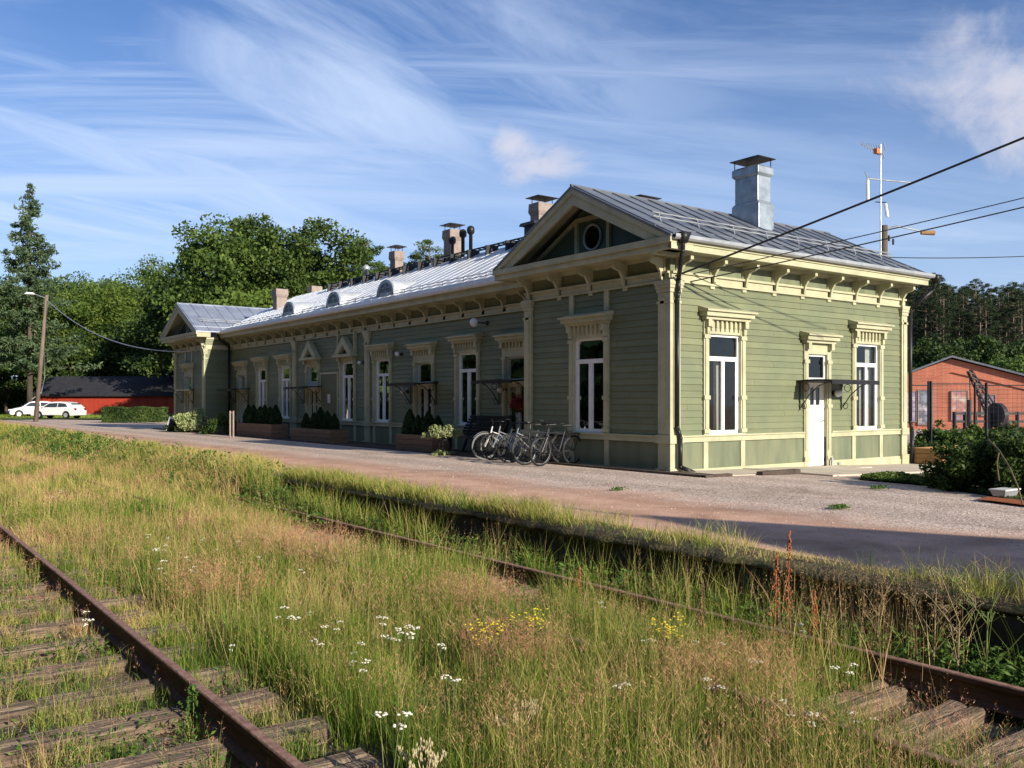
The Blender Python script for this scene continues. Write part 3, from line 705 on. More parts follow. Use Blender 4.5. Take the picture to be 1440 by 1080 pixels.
# dormers
for yc_ in (28.7,33.0,37.5):
    d=MB(); x0=15.55; zb=zroof(x0)-.03; r=.60; k=14
    xb2=x0+(r*1.05+.12)/((ZR-ZE)/(XR-xe))
    ring=[]
    arc=[(math.cos(math.pi*i/k)*r, math.sin(math.pi*i/k)*r) for i in range(k+1)]
    poly=[(x0,yc_+r,zb-.1)]+[(x0,yc_+a,zb+.04+c*.88) for a,c in arc]+[(x0,yc_-r,zb-.1)]
    d.prism(poly,(xb2-x0,0,.10))
    dm=d.build('dormer',M['galv_lt'],rf)
    e=MB(); vs=[];fs=[]
    for i,(a,c) in enumerate(arc):
        for rr in (1.06,.84):
            for xx in (x0-.05,x0+.02): vs.append((xx,yc_+a*rr,zb+.04+c*.88*rr))
    for i in range(k):
        a=4*i; fs+=[(a,a+4,a+5,a+1),(a+2,a+3,a+7,a+6),(a,a+2,a+6,a+4)]
    e.add(vs,fs); e.box(x0-.05,x0+.02,yc_-r*1.06,yc_+r*1.06,zb-.05,zb+.10)
    e.box(x0-.04,x0-.01,yc_-.02,yc_+.02,zb+.1,zb+.04+r*.74)
    e.box(x0-.04,x0-.01,yc_-r*.84,yc_+r*.84,zb+.3,zb+.33)
    e.build('dormer_frame',M['galv'],rf)
    e=MB(); e.add([(x0-.012,yc_+r*.86,zb+.08)]+[(x0-.012,yc_+a*.86,zb+.04+c*.86*.88) for a,c in arc]+[(x0-.012,yc_-r*.86,zb+.08)],[tuple(range(k+3))])
    e.build('dormer_pane',mat_plain('dormer_dark_glass',(.17,.19,.23),.2,spec=.6) if yc_==28.7 else bpy.data.materials['dormer_dark_glass'],rf)
# chimneys
def chimney(x,y,z0,z1,hx,hy,mat='chim',cap=True,lab=None,parent=None,dark='black'):
    mb=MB(); mb.taper(x,y,z0,z1-.42,hx,hy,hx,hy); mb.taper(x,y,z1-.42,z1-.30,hx,hy,hx+.055,hy+.055); mb.taper(x,y,z1-.30,z1,hx+.055,hy+.055,hx+.04,hy+.04)
    c=mb.build('chimney',M[mat],parent or st,bevel=.012)
    if lab: c['label']=lab
    if cap:
        k=MB()
        for sx in (-1,1):
            for sy in (-1,1): k.tube((x+sx*hx*.85,y+sy*hy*.85,z1-.02),(x+sx*hx*.85,y+sy*hy*.85,z1+.19),.015,n=5)
        k.taper(x,y,z1+.19,z1+.21,hx+.12,hy+.12,hx+.12,hy+.12); k.taper(x,y,z1+.21,z1+.30,hx+.12,hy+.12,.04,.04)
        k.build('chimney_cap',M['black'],c)
    return c
chimney(19.2,24.3,6.8,8.28,.33,.24); chimney(19.2,30.0,6.8,8.25,.25,.25); chimney(19.1,34.3,6.8,7.98,.20,.22)
chimney(19.6,43.9,6.5,7.5,.25,.25,cap=False); chimney(17.3,42.9,5.9,7.08,.27,.27,cap=False); chimney(19.3,19.6,6.5,7.42,.33,.3,lab='chimney mostly hidden behind the near ridge, only its cap showing')
mb=MB(); mb.box(18.2,18.75,23.4,24.0,6.6,7.35); mb.taper(18.48,23.7,7.35,7.45,.42,.42,.38,.38); mb.build('roof_hatch',M['ladder'],rf)
for (px,zz) in ((651,8.05),(662,8.1),(636,7.9)):
    yy=yof(px,19.05); mb=MB(); mb.lathe((19.05,yy,6.9),[(.07,0),(.07,zz-7.15),(.10,zz-7.13),(.14,zz-7.08),(.15,zz-6.95),(.12,zz-6.86),(.04,zz-6.82)],12); mb.build('vent_pipe',M['black'],rf,smooth=True)
mb=MB(); mb.lathe((18.9,yof(515,18.9),6.9),[(.1,0),(.1,.5),(.17,.55),(.17,.7),(.05,.8)],12); mb.build('vent_pipe',M['gutter'],rf,smooth=True)
# sheet-metal chimney on the right wing
mb=MB(); cx,cy=19.5,15.6; 
mb.taper(cx,cy,5.7,6.72,.31,.45,.31,.45); mb.taper(cx,cy,6.72,6.80,.31,.45,.26,.38); mb.taper(cx,cy,6.80,7.46,.26,.38,.26,.38)
mb.taper(cx,cy,7.46,7.52,.26,.38,.32,.44); mb.taper(cx,cy,7.52,7.70,.32,.44,.32,.44); mb.taper(cx,cy,7.70,7.76,.32,.44,.23,.35)
c=mb.build('chimney',M['galv'],st,bevel=.01); c['label']='large chimney clad in pale galvanised sheet'
k=MB()
for sx in (-1,1):
    for sy in (-1,1): k.tube((cx+sx*.27,cy+sy*.38,7.70),(cx+sx*.27,cy+sy*.38,7.93),.014,n=5)
k.taper(cx,cy,7.93,7.95,.36,.48,.36,.48); k.taper(cx,cy,7.95,8.06,.36,.48,.05,.05); k.build('chimney_cap',M['black'],c)
# downpipes
def downpipe(pts,head=None,lab=None):
    mb=MB()
    for a,b2 in zip(pts[:-1],pts[1:]): mb.tube(a,b2,.05,n=10)
    for p in pts[1:-1]: mb.ball(p,.055,10)
    if head: mb.taper(head[0],head[1],head[2]-.22,head[2],.06,.06,.12,.12)
    z=1.3
    o=mb.build('downpipe',M['black'],st,smooth=True)
    if lab: o['label']=lab
xk=XW-.02+.10; yk=Y0-.16
downpipe([(XW-.35,Y0-OV-.1,4.9),(XW-.35,Y0-OV-.08,4.62),(xk,yk,4.12),(xk,yk,3.85),(xk,Y0-.13,3.7),(xk,Y0-.13,.95),(xk+.05,Y0-.17,.72),(xk+.05,Y0-.17,.10),(xk+.30,Y0-.35,-.03)],(XW-.35,Y0-OV-.1,5.0),lab='black drainpipe down the near corner')
downpipe([(XB+.42,Y0-OV-.08,4.82),(XB+.42,Y0-OV-.0,4.55),(XB+.12,Y0-.12,4.05),(XB+.12,Y0-.12,.95),(XB+.14,Y0-.16,.7),(XB+.14,Y0-.16,-.2)],(XB+.42,Y0-OV-.08,4.95))
downpipe([(XM-.72,Y1+.75,4.85),(XM-.60,Y1+.5,4.6),(XM-.13,Y1+.14,4.25),(XM-.13,Y1+.14,.0)])
downpipe([(XM-.72,Y2-.2,4.85),(XM-.60,Y2-.2,4.6),(XM-.13,Y2-.2,4.25),(XM-.13,Y2-.2,.0)])
# globe lamps and small lights on the walls
def wall_lamp(face,w,u,z,n,r,lab=None):
    mb=MB(); mb.tube(P(face,w,u,0,z),P(face,w,u,n,z),.018,n=6); mb.tube(P(face,w,u,0,z-.0),P(face,w,u,.05,z),.07,n=10)
    o=mb.build('wall_lamp',M['black'],st)
    if lab: o['label']=lab
    mb=MB(); mb.ball(P(face,w,u,n,z),r,14); mb.build('lamp_globe',M['white'],o,smooth=True)
wall_lamp('X',XM,yof(686),3.86,.5,.13,lab='large white globe lamp high on the shaded wall')
wall_lamp('X',XM,yof(322),3.86,.5,.13)
wall_lamp('X',XM,yof(565.5),3.15,.2,.08); wall_lamp('X',XM,yof(512),2.95,.2,.07); wall_lamp('X',XM,yof(574),1.85,.2,.09); wall_lamp('X',XM,yof(711),1.85,.2,.09)
wall_lamp('Y',Y0,20.15,1.72,.16,.10,lab='small round lamp beside the white door')
mb=MB(); mb.box(20.25,20.33,Y0-.11,Y0-.07,-.12,-.04); mb.tube((18.95+.98,Y0-.13,-.25),(18.95+.98,Y0-.13,.10),.03); mb.build('drain_stub',M['gutter'],st)

# step and paving at the sunlit side
tag(MB().box(18.75,20.30,Y0-1.0,Y0-.10,-.35,-.10).build('door_step',M['concrete'],bevel=.01),'low concrete step below the white door','step')
def slab(x0,x1,y0,y1,h,name,mat): 
    b=MB(); b.add([(x0,y0,yz(x0,0)+h),(x1,y0,yz(x1,0)+h),(x1,y1,yz(x1,0)+h),(x0,y1,yz(x0,0)+h),(x0,y0,-.6),(x1,y0,-.6),(x1,y1,-.6),(x0,y1,-.6)],[(0,1,2,3),(0,4,5,1),(1,5,6,2),(2,6,7,3),(3,7,4,0)])
    return struct(b,name,mat)
slab(13.78,16.6,12.15,Y0-.05,.02,'paving',M['concrete']); slab(16.6,25.2,11.2,Y0-.05,.035,'concrete_apron',M['concrete'])
mb=MB(); mb.box(13.60,13.76,12.05,52,-.2,.045); mb.box(13.60,14.4,12.02,12.14,-.2,.05); mb.box(15.3,16.58,11.98,12.14,-.25,.045)
struct(mb,'kerb',M['kerb'])
mb=MB(); mb.box(13.77,XM+.2,Y1,Y2,-.2,.012); mb.box(13.77,XW+.1,12.2,Y1,-.2,.013); mb.box(13.77,XW+.1,Y2,52,-.2,.013); struct(mb,'planting_strip',M['soil'])

# ------------------------------------------------------------------ fast meshes for foliage
def fmesh(name,V,k,mat,parent=None,attr=None,smooth=False):
    """V: (n*k,3) vertices, consecutive k per face"""
    n=len(V)//k; me=bpy.data.meshes.new(name); me.vertices.add(n*k); me.vertices.foreach_set('co',np.ascontiguousarray(V,dtype=np.float32).ravel())
    me.loops.add(n*k); me.loops.foreach_set('vertex_index',np.arange(n*k,dtype=np.int32))
    me.polygons.add(n); me.polygons.foreach_set('loop_start',np.arange(0,n*k,k,dtype=np.int32))
    me.update(calc_edges=True)
    me.materials.append(mat)
    if attr is not None:
        for an,av in attr.items():
            a=me.attributes.new(an,'FLOAT','POINT'); a.data.foreach_set('value',np.ascontiguousarray(av,dtype=np.float32))
    o=bpy.data.objects.new(name,me); COL.objects.link(o)
    if parent is not None: o.parent=parent
    return o
def rand_unit(n):
    v=rng.normal(size=(n,3)); return v/np.linalg.norm(v,axis=1,keepdims=True)
def leaf_quads(C,size,up=.35,asp=.6):
    """pointed leaf quads around centres C"""
    n=len(C); nrm=rand_unit(n); nrm[:,2]+=up; nrm/=np.linalg.norm(nrm,axis=1,keepdims=True)
    a=np.cross(nrm,rand_unit(n)); a/=np.linalg.norm(a,axis=1,keepdims=True)+1e-9; b=np.cross(nrm,a)
    s=(size*(.6+.8*rng.random(n)))[:,None]
    V=np.stack([C-a*s, C-b*s*asp-a*s*.1+nrm*s*.12, C+a*s, C+b*s*asp-a*s*.1+nrm*s*.12],axis=1)
    return V.reshape(-1,3)
def clumps(cent,per,rad,flat=.8):
    k=len(cent); idx=np.repeat(np.arange(k),per); d=rand_unit(len(idx))*(rng.random(len(idx))**.45)[:,None]
    d[:,2]*=flat; return cent[idx]+d*rad[idx][:,None]

def decid(name,h,rad,trunk_h,mat,label,cat='tree',group=None,ncl=60,per=170,leaf=.20,seed=0,barkm='bark'):
    global rng; rng=np.random.default_rng(seed)
    root=empty(name,(0,0,0),label,cat,group)
    # clump centres spread through an uneven egg shape
    u=rand_unit(ncl*3); u=u[u[:,2]>-.62][:ncl]; rr=.55+.45*rng.random(len(u))
    lob=1+.20*np.sin(u[:,0]*4+seed)+.16*np.sin(u[:,1]*5+seed*2)+.12*np.sin(u[:,2]*7+seed)
    ch=(h-trunk_h)/2; cz=trunk_h+ch
    cent=np.stack([u[:,0]*rad*rr*lob,u[:,1]*rad*rr*lob,cz+u[:,2]*ch*.88*rr*(.9+.1*lob)],1)
    cr=(.16+.13*rng.random(len(cent)))*rad*1.15
    C=clumps(cent,per,cr,.62)
    fmesh('crown',leaf_quads(C,leaf,.5),4,mat,root)
    t=MB(); t.tube((0,0,-.5),(.1,0,trunk_h+ch*.3),.035*h*.6,.022*h*.6,10); t.tube((.1,0,trunk_h+ch*.3),(.0,.2,trunk_h+ch*1.3),.022*h*.6,.04,8)
    for i in range(9):
        c=cent[(i*7)%len(cent)]; z0=trunk_h*.8+(i/9)*ch*.9
        t.tube((.06,0,z0),tuple(c),.09,.03,6)
    t.build('trunk',M[barkm],root,smooth=True)
    return root
def conifer(name,h,rad,mat,label,group=None,seed=0,base=.08,leaf=.16,dens=1.0,cat='spruce'):
    global rng; rng=np.random.default_rng(seed)
    root=empty(name,(0,0,0),label,cat,group); t=MB(); t.tube((0,0,-.5),(0,0,h*.97),h*.014,.02,9); pts=[];z=h*base
    while z<h*.99:
        f=(h-z)/(h*(1-base)); L=rad*(f**.85)*(.55+.60*rng.random())+.12
        for i in range(rng.integers(4,7)):
            a=rng.random()*6.283; Lb=L*(.65+.5*rng.random()); k=max(3,int(Lb*11*dens))
            s=rng.random(k)**.7; dz=-.30*Lb*s+.22*Lb*s*s*1.2
            w=(1-s)*.28*Lb+.07
            off=rng.normal(size=k)*w*.5
            x=math.cos(a)*Lb*s-math.sin(a)*off; y=math.sin(a)*Lb*s+math.cos(a)*off
            pts.append(np.stack([x,y,z+dz+rng.normal(size=k)*.07-abs(off)*.2],1))
            if i%2==0: t.tube((0,0,z),(math.cos(a)*Lb*.8,math.sin(a)*Lb*.8,z-.13*Lb),.03,.012,4,False)
        z+=h*.021+.10*rng.random()
    C=np.concatenate(pts); C=np.repeat(C,4,axis=0)+rng.normal(size=(len(C)*4,3))*.13
    fmesh('crown',leaf_quads(C,leaf,.3,.35),4,mat,root); t.build('trunk',M['bark'],root,smooth=True); return root
def pine(name,h,mat,label,group,seed):
    global rng; rng=np.random.default_rng(seed)
    root=empty(name,(0,0,0),label,'pine tree',group); t=MB(); lean=rng.normal(size=2)*.25
    t.tube((0,0,-1),(lean[0],lean[1],h*.6),.20,.13,8); t.tube((lean[0],lean[1],h*.6),(lean[0]*1.5,lean[1]*1.2,h*.97),.13,.04,7)
    n=40; zz=h*(.33+.66*rng.random(n)**.85); f=np.sin(np.clip((h-zz)/(h*.60),0,1)*2.6)**.8
    a=rng.random(n)*6.283; r=(.25+.75*rng.random(n))*h*.17*(f+.2)
    cent=np.stack([lean[0]+np.cos(a)*r,lean[1]+np.sin(a)*r,zz],1); cr=.45+.55*rng.random(n)
    for i in range(n): t.tube((lean[0],lean[1],zz[i]-.5),tuple(cent[i]),.045,.02,4,False)
    for i in range(10):
        z=h*(.2+.3*rng.random()); b=rng.random()*6.28; t.tube((lean[0]*.6,lean[1]*.6,z),(lean[0]*.6+math.cos(b)*1.1,lean[1]*.6+math.sin(b)*1.1,z-.2),.03,.01,4,False)
    C=clumps(cent,120,cr,.45); fmesh('crown',leaf_quads(C,.13,.4,.35),4,mat,root); t.build('trunk',M['pine_bark'],root,smooth=True); return root
def place(o,x,y,z=0,rot=0,s=1,sz=None):
    o.location=(x,y,z); o.rotation_euler=(0,0,rot); o.scale=(s,s,sz or s); return o

M['lf_mid']=mat_leaf('broadleaf_mid',[(.022,.048,.011),(.062,.112,.024),(.12,.185,.038),(.19,.26,.055)],.35)
M['lf_dark']=mat_leaf('broadleaf_dark',[(.014,.032,.010),(.036,.07,.019),(.075,.12,.03),(.12,.17,.042)],.3)
M['lf_lime']=mat_leaf('broadleaf_lime',[(.04,.08,.014),(.10,.16,.026),(.165,.24,.042),(.24,.31,.06)],.4)
M['lf_spruce']=mat_leaf('spruce_needles',[(.03,.055,.026),(.06,.10,.045),(.10,.15,.07),(.15,.20,.095)],.15)
M['lf_pine']=mat_leaf('pine_needles',[(.010,.022,.010),(.024,.045,.018),(.045,.07,.028),(.07,.10,.04)],.15)
M['lf_pale']=mat_leaf('pale_variegated',[(.16,.22,.07),(.30,.36,.14),(.42,.46,.24),(.50,.52,.34)],.3)
M['lf_weed']=mat_leaf('weed_green',[(.04,.085,.018),(.075,.15,.028),(.12,.22,.04),(.17,.28,.06)],.4)
M['lf_red']=mat_leaf('red_flowers',[(.10,.012,.012),(.22,.02,.02),(.32,.04,.035)],.2)

# ------------------------------------------------------------------ trees on the left and behind
T=[ # px, depth, height, radius, kind
 ('near_l', -75, 96, 14.0, 6.0,'lf_mid','broad leafy tree at the far left edge below the spruce'),
 ('a', 12, 117, 17.5, 7.0,'lf_mid','leafy tree behind the parked cars'),
 ('b', 92, 120, 18.6, 7.2,'lf_mid','round mid green tree right of the spruce, above the barn end'),
 ('c', 160,118, 17.2, 7.5,'lf_lime','sunlit yellow-green tree above the middle of the barn'),
 ('d', 212,130, 23.5, 8.0,'lf_mid','tall rounded tree rising behind the barn'),
 ('e', 222,114, 12.5, 5.5,'lf_dark','lower leafy tree behind the left gable of the station'),
 ('f', 262, 96, 15.0, 6.5,'lf_dark','dark tree directly behind the left gable of the station'),
 ('g', 312, 92, 21.6, 6.8,'lf_mid','tall tree behind the station, left of its two tallest crowns'),
 ('h', 352,100, 21.2, 5.8,'lf_dark','dark tree between the two tallest crowns behind the station'),
 ('i', 413, 92, 21.9, 6.6,'lf_mid','tallest round tree behind the station roof'),
 ('j', 462, 98, 16.5, 6.0,'lf_mid','leafy tree where the tall crowns drop towards the chimneys'),
 ('k', 375, 78, 11.5, 6.0,'lf_lime','lighter low tree just above the far chimneys'),
 ('m', 55, 140, 21.5, 8,'lf_dark','dark distant tree behind the spruce'),
 ('n', 130,145, 23.0, 8,'lf_dark','distant tree peeping above the lime coloured one'),
 ('o', 258,130, 22.5, 7.5,'lf_mid','distant tree in the gap left of the tall crowns'),
 ('p', 8, 104, 9.0, 5,'lf_dark','low bushy tree right behind the cars'),
 ('q', -30, 130, 19.5, 8,'lf_mid','distant leafy tree at the left edge'),
 ('r', 120, 112, 10.5, 5.5,'lf_dark','low dark tree overhanging the barn roof'),
 ('s', 185, 113, 11.5, 5.5,'lf_mid','low leafy tree just above the right half of the barn roof'),
]
for i,(nm,px,t,h,r,mt,lab) in enumerate(T):
    o=decid('broadleaf_tree',h,r,h*.12,M[mt],lab,ncl=int(80+r*7),per=250 if t<125 else 180,leaf=.185,seed=20+i)
    x,y=at(px,t); place(o,x,y,0,i*1.3)
# belt of trees across the tracks, out of the picture but mirrored in the windows and shading the long front
bt=[decid('belt_tree',15,6.2,.0,M['lf_dark'],'leafy tree in the belt across the tracks, outside the picture','tree','trees across the tracks',ncl=80,per=110,leaf=.42,seed=70+i) for i in range(2)]
for i in range(34):
    o=bt[i] if i<2 else copy_tree(bt[i%2]); place(o,-17-2.5*(i%3)-.10*i,-40+6.6*i,-5.5,i*1.9,1.55+.2*math.sin(i*2.3))
x,y=at(42,88); place(conifer('spruce_tree',22.8,5.4,M['lf_spruce'],'tall pointed spruce at the far left standing above the parked cars',seed=5,leaf=.20,dens=.95,base=.24),x,y)
# distant pines over the roof
pv=[pine('pine_tree',15+2*(i%3),M['lf_pine'],'tall pine in the wooded slope behind the brick hall','pines behind the brick hall',60+i) for i in range(6)]
LP='tall pine in the wooded slope behind the brick hall'
random.seed(3); used=0
for i in range(210):
    px=random.uniform(1262,1475); t=random.uniform(112,178)
    x,y=at(px,t); d=math.hypot(x,y)
    o=pv[i] if i<6 else copy_tree(pv[i%6])
    hs=.62*(.85+.24*random.random())*(t/130)
    if 1395<px<1415 : hs*=.86
    if px<1330: hs*=1.06
    place(o,x,y,hill_h(d)-.2,random.random()*6.28,hs)
far=[pine('distant_pine',15,M['lf_mid'],'distant pine showing above the roof ridge between the chimneys','pines above the roof ridge',90+i) for i in range(2)]
k=0
for px,t,s in ((508,118,1.28),(520,120,1.12),(533,122,1.1),(548,125,1.12),(572,120,1.08),(583,122,1.15),(596,123,1.08),(606,118,1.25),(616,120,1.1),(500,110,1.15),(494,112,1.05),(560,121,1.1)):
    o=far[k] if k<2 else copy_tree(far[k%2]); x,y=at(px,t); place(o,x,y,4,k*2.1,s); k+=1
UB=[(-45,112),(-20,110),(2,111),(24,112),(44,113),(62,114),(-70,113)]
# undergrowth at the foot of the slope
def shrub(name,x,y,z,rx,ry,h,mat,label,cat='shrub',n=4000,leaf=.05,seed=1,group=None,stems=True):
    global rng; rng=np.random.default_rng(seed)
    root=empty(name,(x,y,z),label,cat,group)
    k=26; u=rand_unit(k); u[:,2]=abs(u[:,2]); rr=.5+.5*rng.random(k)
    cent=np.stack([u[:,0]*rx*rr,u[:,1]*ry*rr,u[:,2]*h*.8*rr+h*.12],1)
    C=clumps(cent,max(10,n//k),np.full(k,.30*min(max(rx,ry),h*1.3)),.8); C[:,2]=np.abs(C[:,2])
    fmesh('foliage',leaf_quads(C,leaf,.4),4,mat,root)
    if stems:
        t=MB()
        for i in range(8): t.tube((cent[i][0]*.15+x,cent[i][1]*.15+y,z-.05),(cent[i][0]*.8+x,cent[i][1]*.8+y,z+cent[i][2]*.8),.012+.006*h,.006,5,False)
        t.build('stem',M['stem'],root)
    return root
for i,(px,t) in enumerate(UB):
    x,y=at(px,t); shrub('wood_edge_bush',x,y,-.1,3.4,2.6,4.2+.8*math.sin(i*2.3),M['lf_dark'],'dark bush at the wood edge behind the parked cars','bush',3600,.17,280+i,'bushes behind the cars')
for i,(px,t,h,w) in enumerate(((1335,74,2.6,3.2),(1375,76,3.0,3.5),(1410,72,3.2,3.4),(1445,70,3.0,3.6),(1300,78,2.4,3.0),(1358,84,3.2,3.0),(1395,86,3.6,3.4),(1432,84,3.8,3.4))):
    x,y=at(px,t); shrub('slope_bush',x,y,hill_h(math.hypot(x,y))-.1,w,w,h,M['lf_mid'],'leafy bush at the foot of the pine slope beyond the brick hall','bush',3500,.16,200+i,'bushes on the slope')

for i in range(9):
    x,y=at(1278+22*i,104+3*math.sin(i*2)); shrub('slope_thicket',x,y,hill_h(math.hypot(x,y))-.2,3.2,2.5,3.6+.7*math.sin(i*1.7),M['lf_dark'],'dark young growth under the pines beyond the brick hall','bush',3000,.2,260+i,'thicket under the pines')
# ------------------------------------------------------------------ right side: brick hall, fence, plants
def hall():
    """gable-ended brick hall, its gable facing the station yard"""
    cx,cy=at(1338,58); A=Vector((cx,cy,0))
    # gable wall runs across the picture, house runs away behind it
    ang=math.atan2(cy,cx)-R(90)+R(6); ux=Vector((math.cos(ang),math.sin(ang),0)); dv=Vector((-ux.y,ux.x,0))
    root=empty('brick_hall',(cx,cy,-.3),'orange-red brick hall with a low gable beyond the fence','building')
    w1,w2=4.4,9.8; z0,ze1,ze2,zr=-.3,3.2,1.5,4.35
    def q(a,z,d=0): return tuple(A+ux*a+dv*d+Vector((0,0,z)))
    mb=MB(); mb.prism([q(-w1,z0),q(w2,z0),q(w2,ze2-.1),q(0,zr-.1),q(-w1,ze1-.55)],dv*14); mb.build('wall',M['brick'],root)
    mb=MB(); mb.prism([q(-w1-.4,ze1-.75,-.35),q(0,zr,-.35),q(0,zr+.12,-.35),q(-w1-.4,ze1-.62,-.35)],dv*14.7)
    mb.prism([q(w2+.3,ze2-.2,-.35),q(w2+.3,ze2-.08,-.35),q(0,zr+.12,-.35),q(0,zr,-.35)],dv*14.7); mb.build('roof',M['roof_grey'],root)
    mb=MB(); mb.prism([q(-w1,ze1-1.25,-.10),q(0,zr-.95,-.10),q(0,zr-.83,-.10),q(-w1,ze1-1.13,-.10)],dv*.09)
    mb.prism([q(0,zr-.95,-.10),q(w2,ze2-.75,-.10),q(w2,ze2-.63,-.10),q(0,zr-.83,-.10)],dv*.09); mb.build('brick_moulding',M['brick'],root)
    # painted posters on the gable
    cols=[((.30,.34,.42),(.14,.14,.17),(.55,.50,.55)),((.22,.28,.50),(.45,.20,.16),(.62,.58,.50)),((.45,.42,.40),(.20,.14,.18),(.60,.30,.20)),((.50,.46,.52),(.30,.22,.35),(.70,.66,.62))]
    lb=['grey-blue poster panel on the hall gable','blue and red poster panel near the middle of the hall gable','small pale poster panel right of the middle of the hall gable','narrow lilac poster panel at the left of the hall gable']
    for k,(a,w,za,zb) in enumerate(((-1.55,.85,-.0,2.25),(.45,.95,.3,2.2),(2.1,.8,.6,1.95),(-2.35,.55,.2,2.15))):
        m=mat_noise('poster_paint_%s'%'abcd'[k],cols[k][0],cols[k][1],1.7,.8,c3=cols[k][2],detail=2)
        mb=MB(); mb.prism([q(a-w/2,za,-.06),q(a+w/2,za,-.06),q(a+w/2,zb,-.06),q(a-w/2,zb,-.06)],dv*.055); o=mb.build('poster_panel',m,root); o['label']=lb[k]
        mb=MB()
        for (p1,p2) in (((a-w/2,za),(a+w/2,za)),((a-w/2,zb),(a+w/2,zb)),((a-w/2,za),(a-w/2,zb)),((a+w/2,za),(a+w/2,zb))): mb.tube(q(p1[0],p1[1],-.07),q(p2[0],p2[1],-.07),.035,n=4)
        mb.build('poster_frame',M['chim'],o)
    return root
hall()
# mesh fence with tall posts
fx=[(1283,30),(1309,31),(1317,36),(1381,33),(1396,27.5),(1450,30)]
root=empty('mesh_fence',(*at(1340,31),-.3),'tall dark wire mesh fence on slim posts in front of the brick hall','fence')
tops=[]
for k,(px,t) in enumerate(((1281,33),(1305.5,33),(1309,27),(1371,33),(1387,25.5),(1450,33))):
    x,y=at(px,t); ztop=1.5+(565-(540 if k==0 else 536 if k<3 else 538))/1268*t
    mb=MB(); mb.box(x-.03,x+.03,y-.03,y+.03,-.4,ztop); mb.build('post',M['ladder'],root); tops.append((x,y,ztop))
mb=MB()
def netting(p,q_,z0,z1):
    d=Vector((q_[0]-p[0],q_[1]-p[1],0)); L=d.length; n=int(L/.16)
    for i in range(n+1):
        a=(p[0]+d.x*i/n,p[1]+d.y*i/n); mb.tube((*a,z0),(*a,z1),.004,n=3,cap=False)
    for j in range(int((z1-z0)/.16)+1):
        z=z0+j*.16; mb.tube((p[0],p[1],z),(q_[0],q_[1],z),.004,n=3,cap=False)
    mb.tube((p[0],p[1],z1),(q_[0],q_[1],z1),.02,n=5)
netting(tops[0],tops[1],-.3,tops[0][2]-.05); netting(tops[1],tops[3],-.3,tops[1][2]-.1); netting(tops[3],tops[5],-.3,tops[3][2]-.1)
mb.build('wire_mesh',M['ladder'],root)
# low wooden railing
root=empty('timber_railing',(*at(1400,40),-.3),'dark timber railing with horizontal rails below the lattice crane','railing'); mb=MB()
p0=at(1342,40); p1=at(1460,40); d=Vector((p1[0]-p0[0],p1[1]-p0[1],0))
for i in range(9):
    x=p0[0]+d.x*i/8; y=p0[1]+d.y*i/8; mb=MB(); mb.box(x-.06,x+.06,y-.06,y+.06,-.4,1.05); mb.build('post',M['ladder'],root)
mb=MB()
for z in (.98,.62,.25): mb.prism([(p0[0],p0[1],z-.05),(p0[0],p0[1],z+.05),(p0[0]-.03,p0[1]-.05,z+.05),(p0[0]-.03,p0[1]-.05,z-.05)],d)
mb.build('rail',M['ladder'],root)
# small lattice crane
root=empty('lattice_crane',(*at(1400,37),-.3),'dark lattice jib crane leaning in front of the brick hall','crane')
bx,by=at(1401,37); tx,ty=at(1363,37); mb=MB()
zt=1.5+(565-521)/1268*37; zb=1.5+(565-590)/1268*37
A0=Vector((bx,by,zb)); A1=Vector((tx,ty,zt)); dd=(A1-A0); side=Vector((0,0,1)).cross(dd).normalized()*.18; up=dd.cross(side).normalized()*.20
cs=[side+up,side-up,-side-up,-side+up]
for c in cs: mb.tube(A0+c,A1+c*.35,.045,.03,5)
for i in range(9):
    f0=i/9; f1=(i+1)/9
    for j in range(4):
        mb.tube(A0+dd*f0+cs[j]*(1-.65*f0),A0+dd*f1+cs[(j+1)%4]*(1-.65*f1),.022,n=4)
mb.build('jib',M['ladder'],root)
mb=MB(); hx,hy=at(1402,36.5); dr=Vector((FX,FY,0)); dr=Vector((FX*.28+FY*.95,FY*.28-FX*.95,0)).normalized(); mb.tube(Vector((hx,hy,.95))-dr*.10,Vector((hx,hy,.95))+dr*.10,.50,n=24); mb.build('winch_drum',M['ladder'],root)
mb=MB(); 
for px in (1392,1411): x,y=at(px,36.6); mb.box(x-.07,x+.07,y-.07,y+.07,-.4,1.0)
mb.tube((bx,by,-.35),(bx,by,.4),.3,n=12); mb.build('crane_frame',M['ladder'],root)
mb=MB(); x,y=at(1366,37); mb.tube((tx,ty,zt),(x,y,.25),.02,n=5); mb.tube((tx,ty,zt-1.2),(tx+.0,ty,zt-2.3),.09,n=8); mb.build('hanging_hose',M['ladder'],root)

# timber planter / low wall right of the house and its hedge plants
def planter(name,x0,x1,y0,y1,z0,z1,mat,label,boards=4):
    root=empty(name,((x0+x1)/2,(y0+y1)/2,z0),label,'planter'); mb=MB(); n=boards; h=(z1-z0)/n
    for i in range(n):
        a=z0+i*h; c=a+h-.008; e=.004*(i%2)
        mb.box(x0-e,x0+.05,y0,y1,a,c); mb.box(x1-.05,x1+e,y0,y1,a,c); mb.box(x0+.05,x1-.05,y0-e,y0+.05,a,c); mb.box(x0+.05,x1-.05,y1-.05,y1+e,a,c)
    mb.build('box_boards',mat,root,bevel=.006)
    mb=MB(); mb.box(x0+.05,x1-.05,y0+.05,y1-.05,z0,z1-.08); mb.build('potting_soil',M['soil'],root); return root
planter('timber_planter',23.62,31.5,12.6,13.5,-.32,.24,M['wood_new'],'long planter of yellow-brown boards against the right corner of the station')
TH_=[]
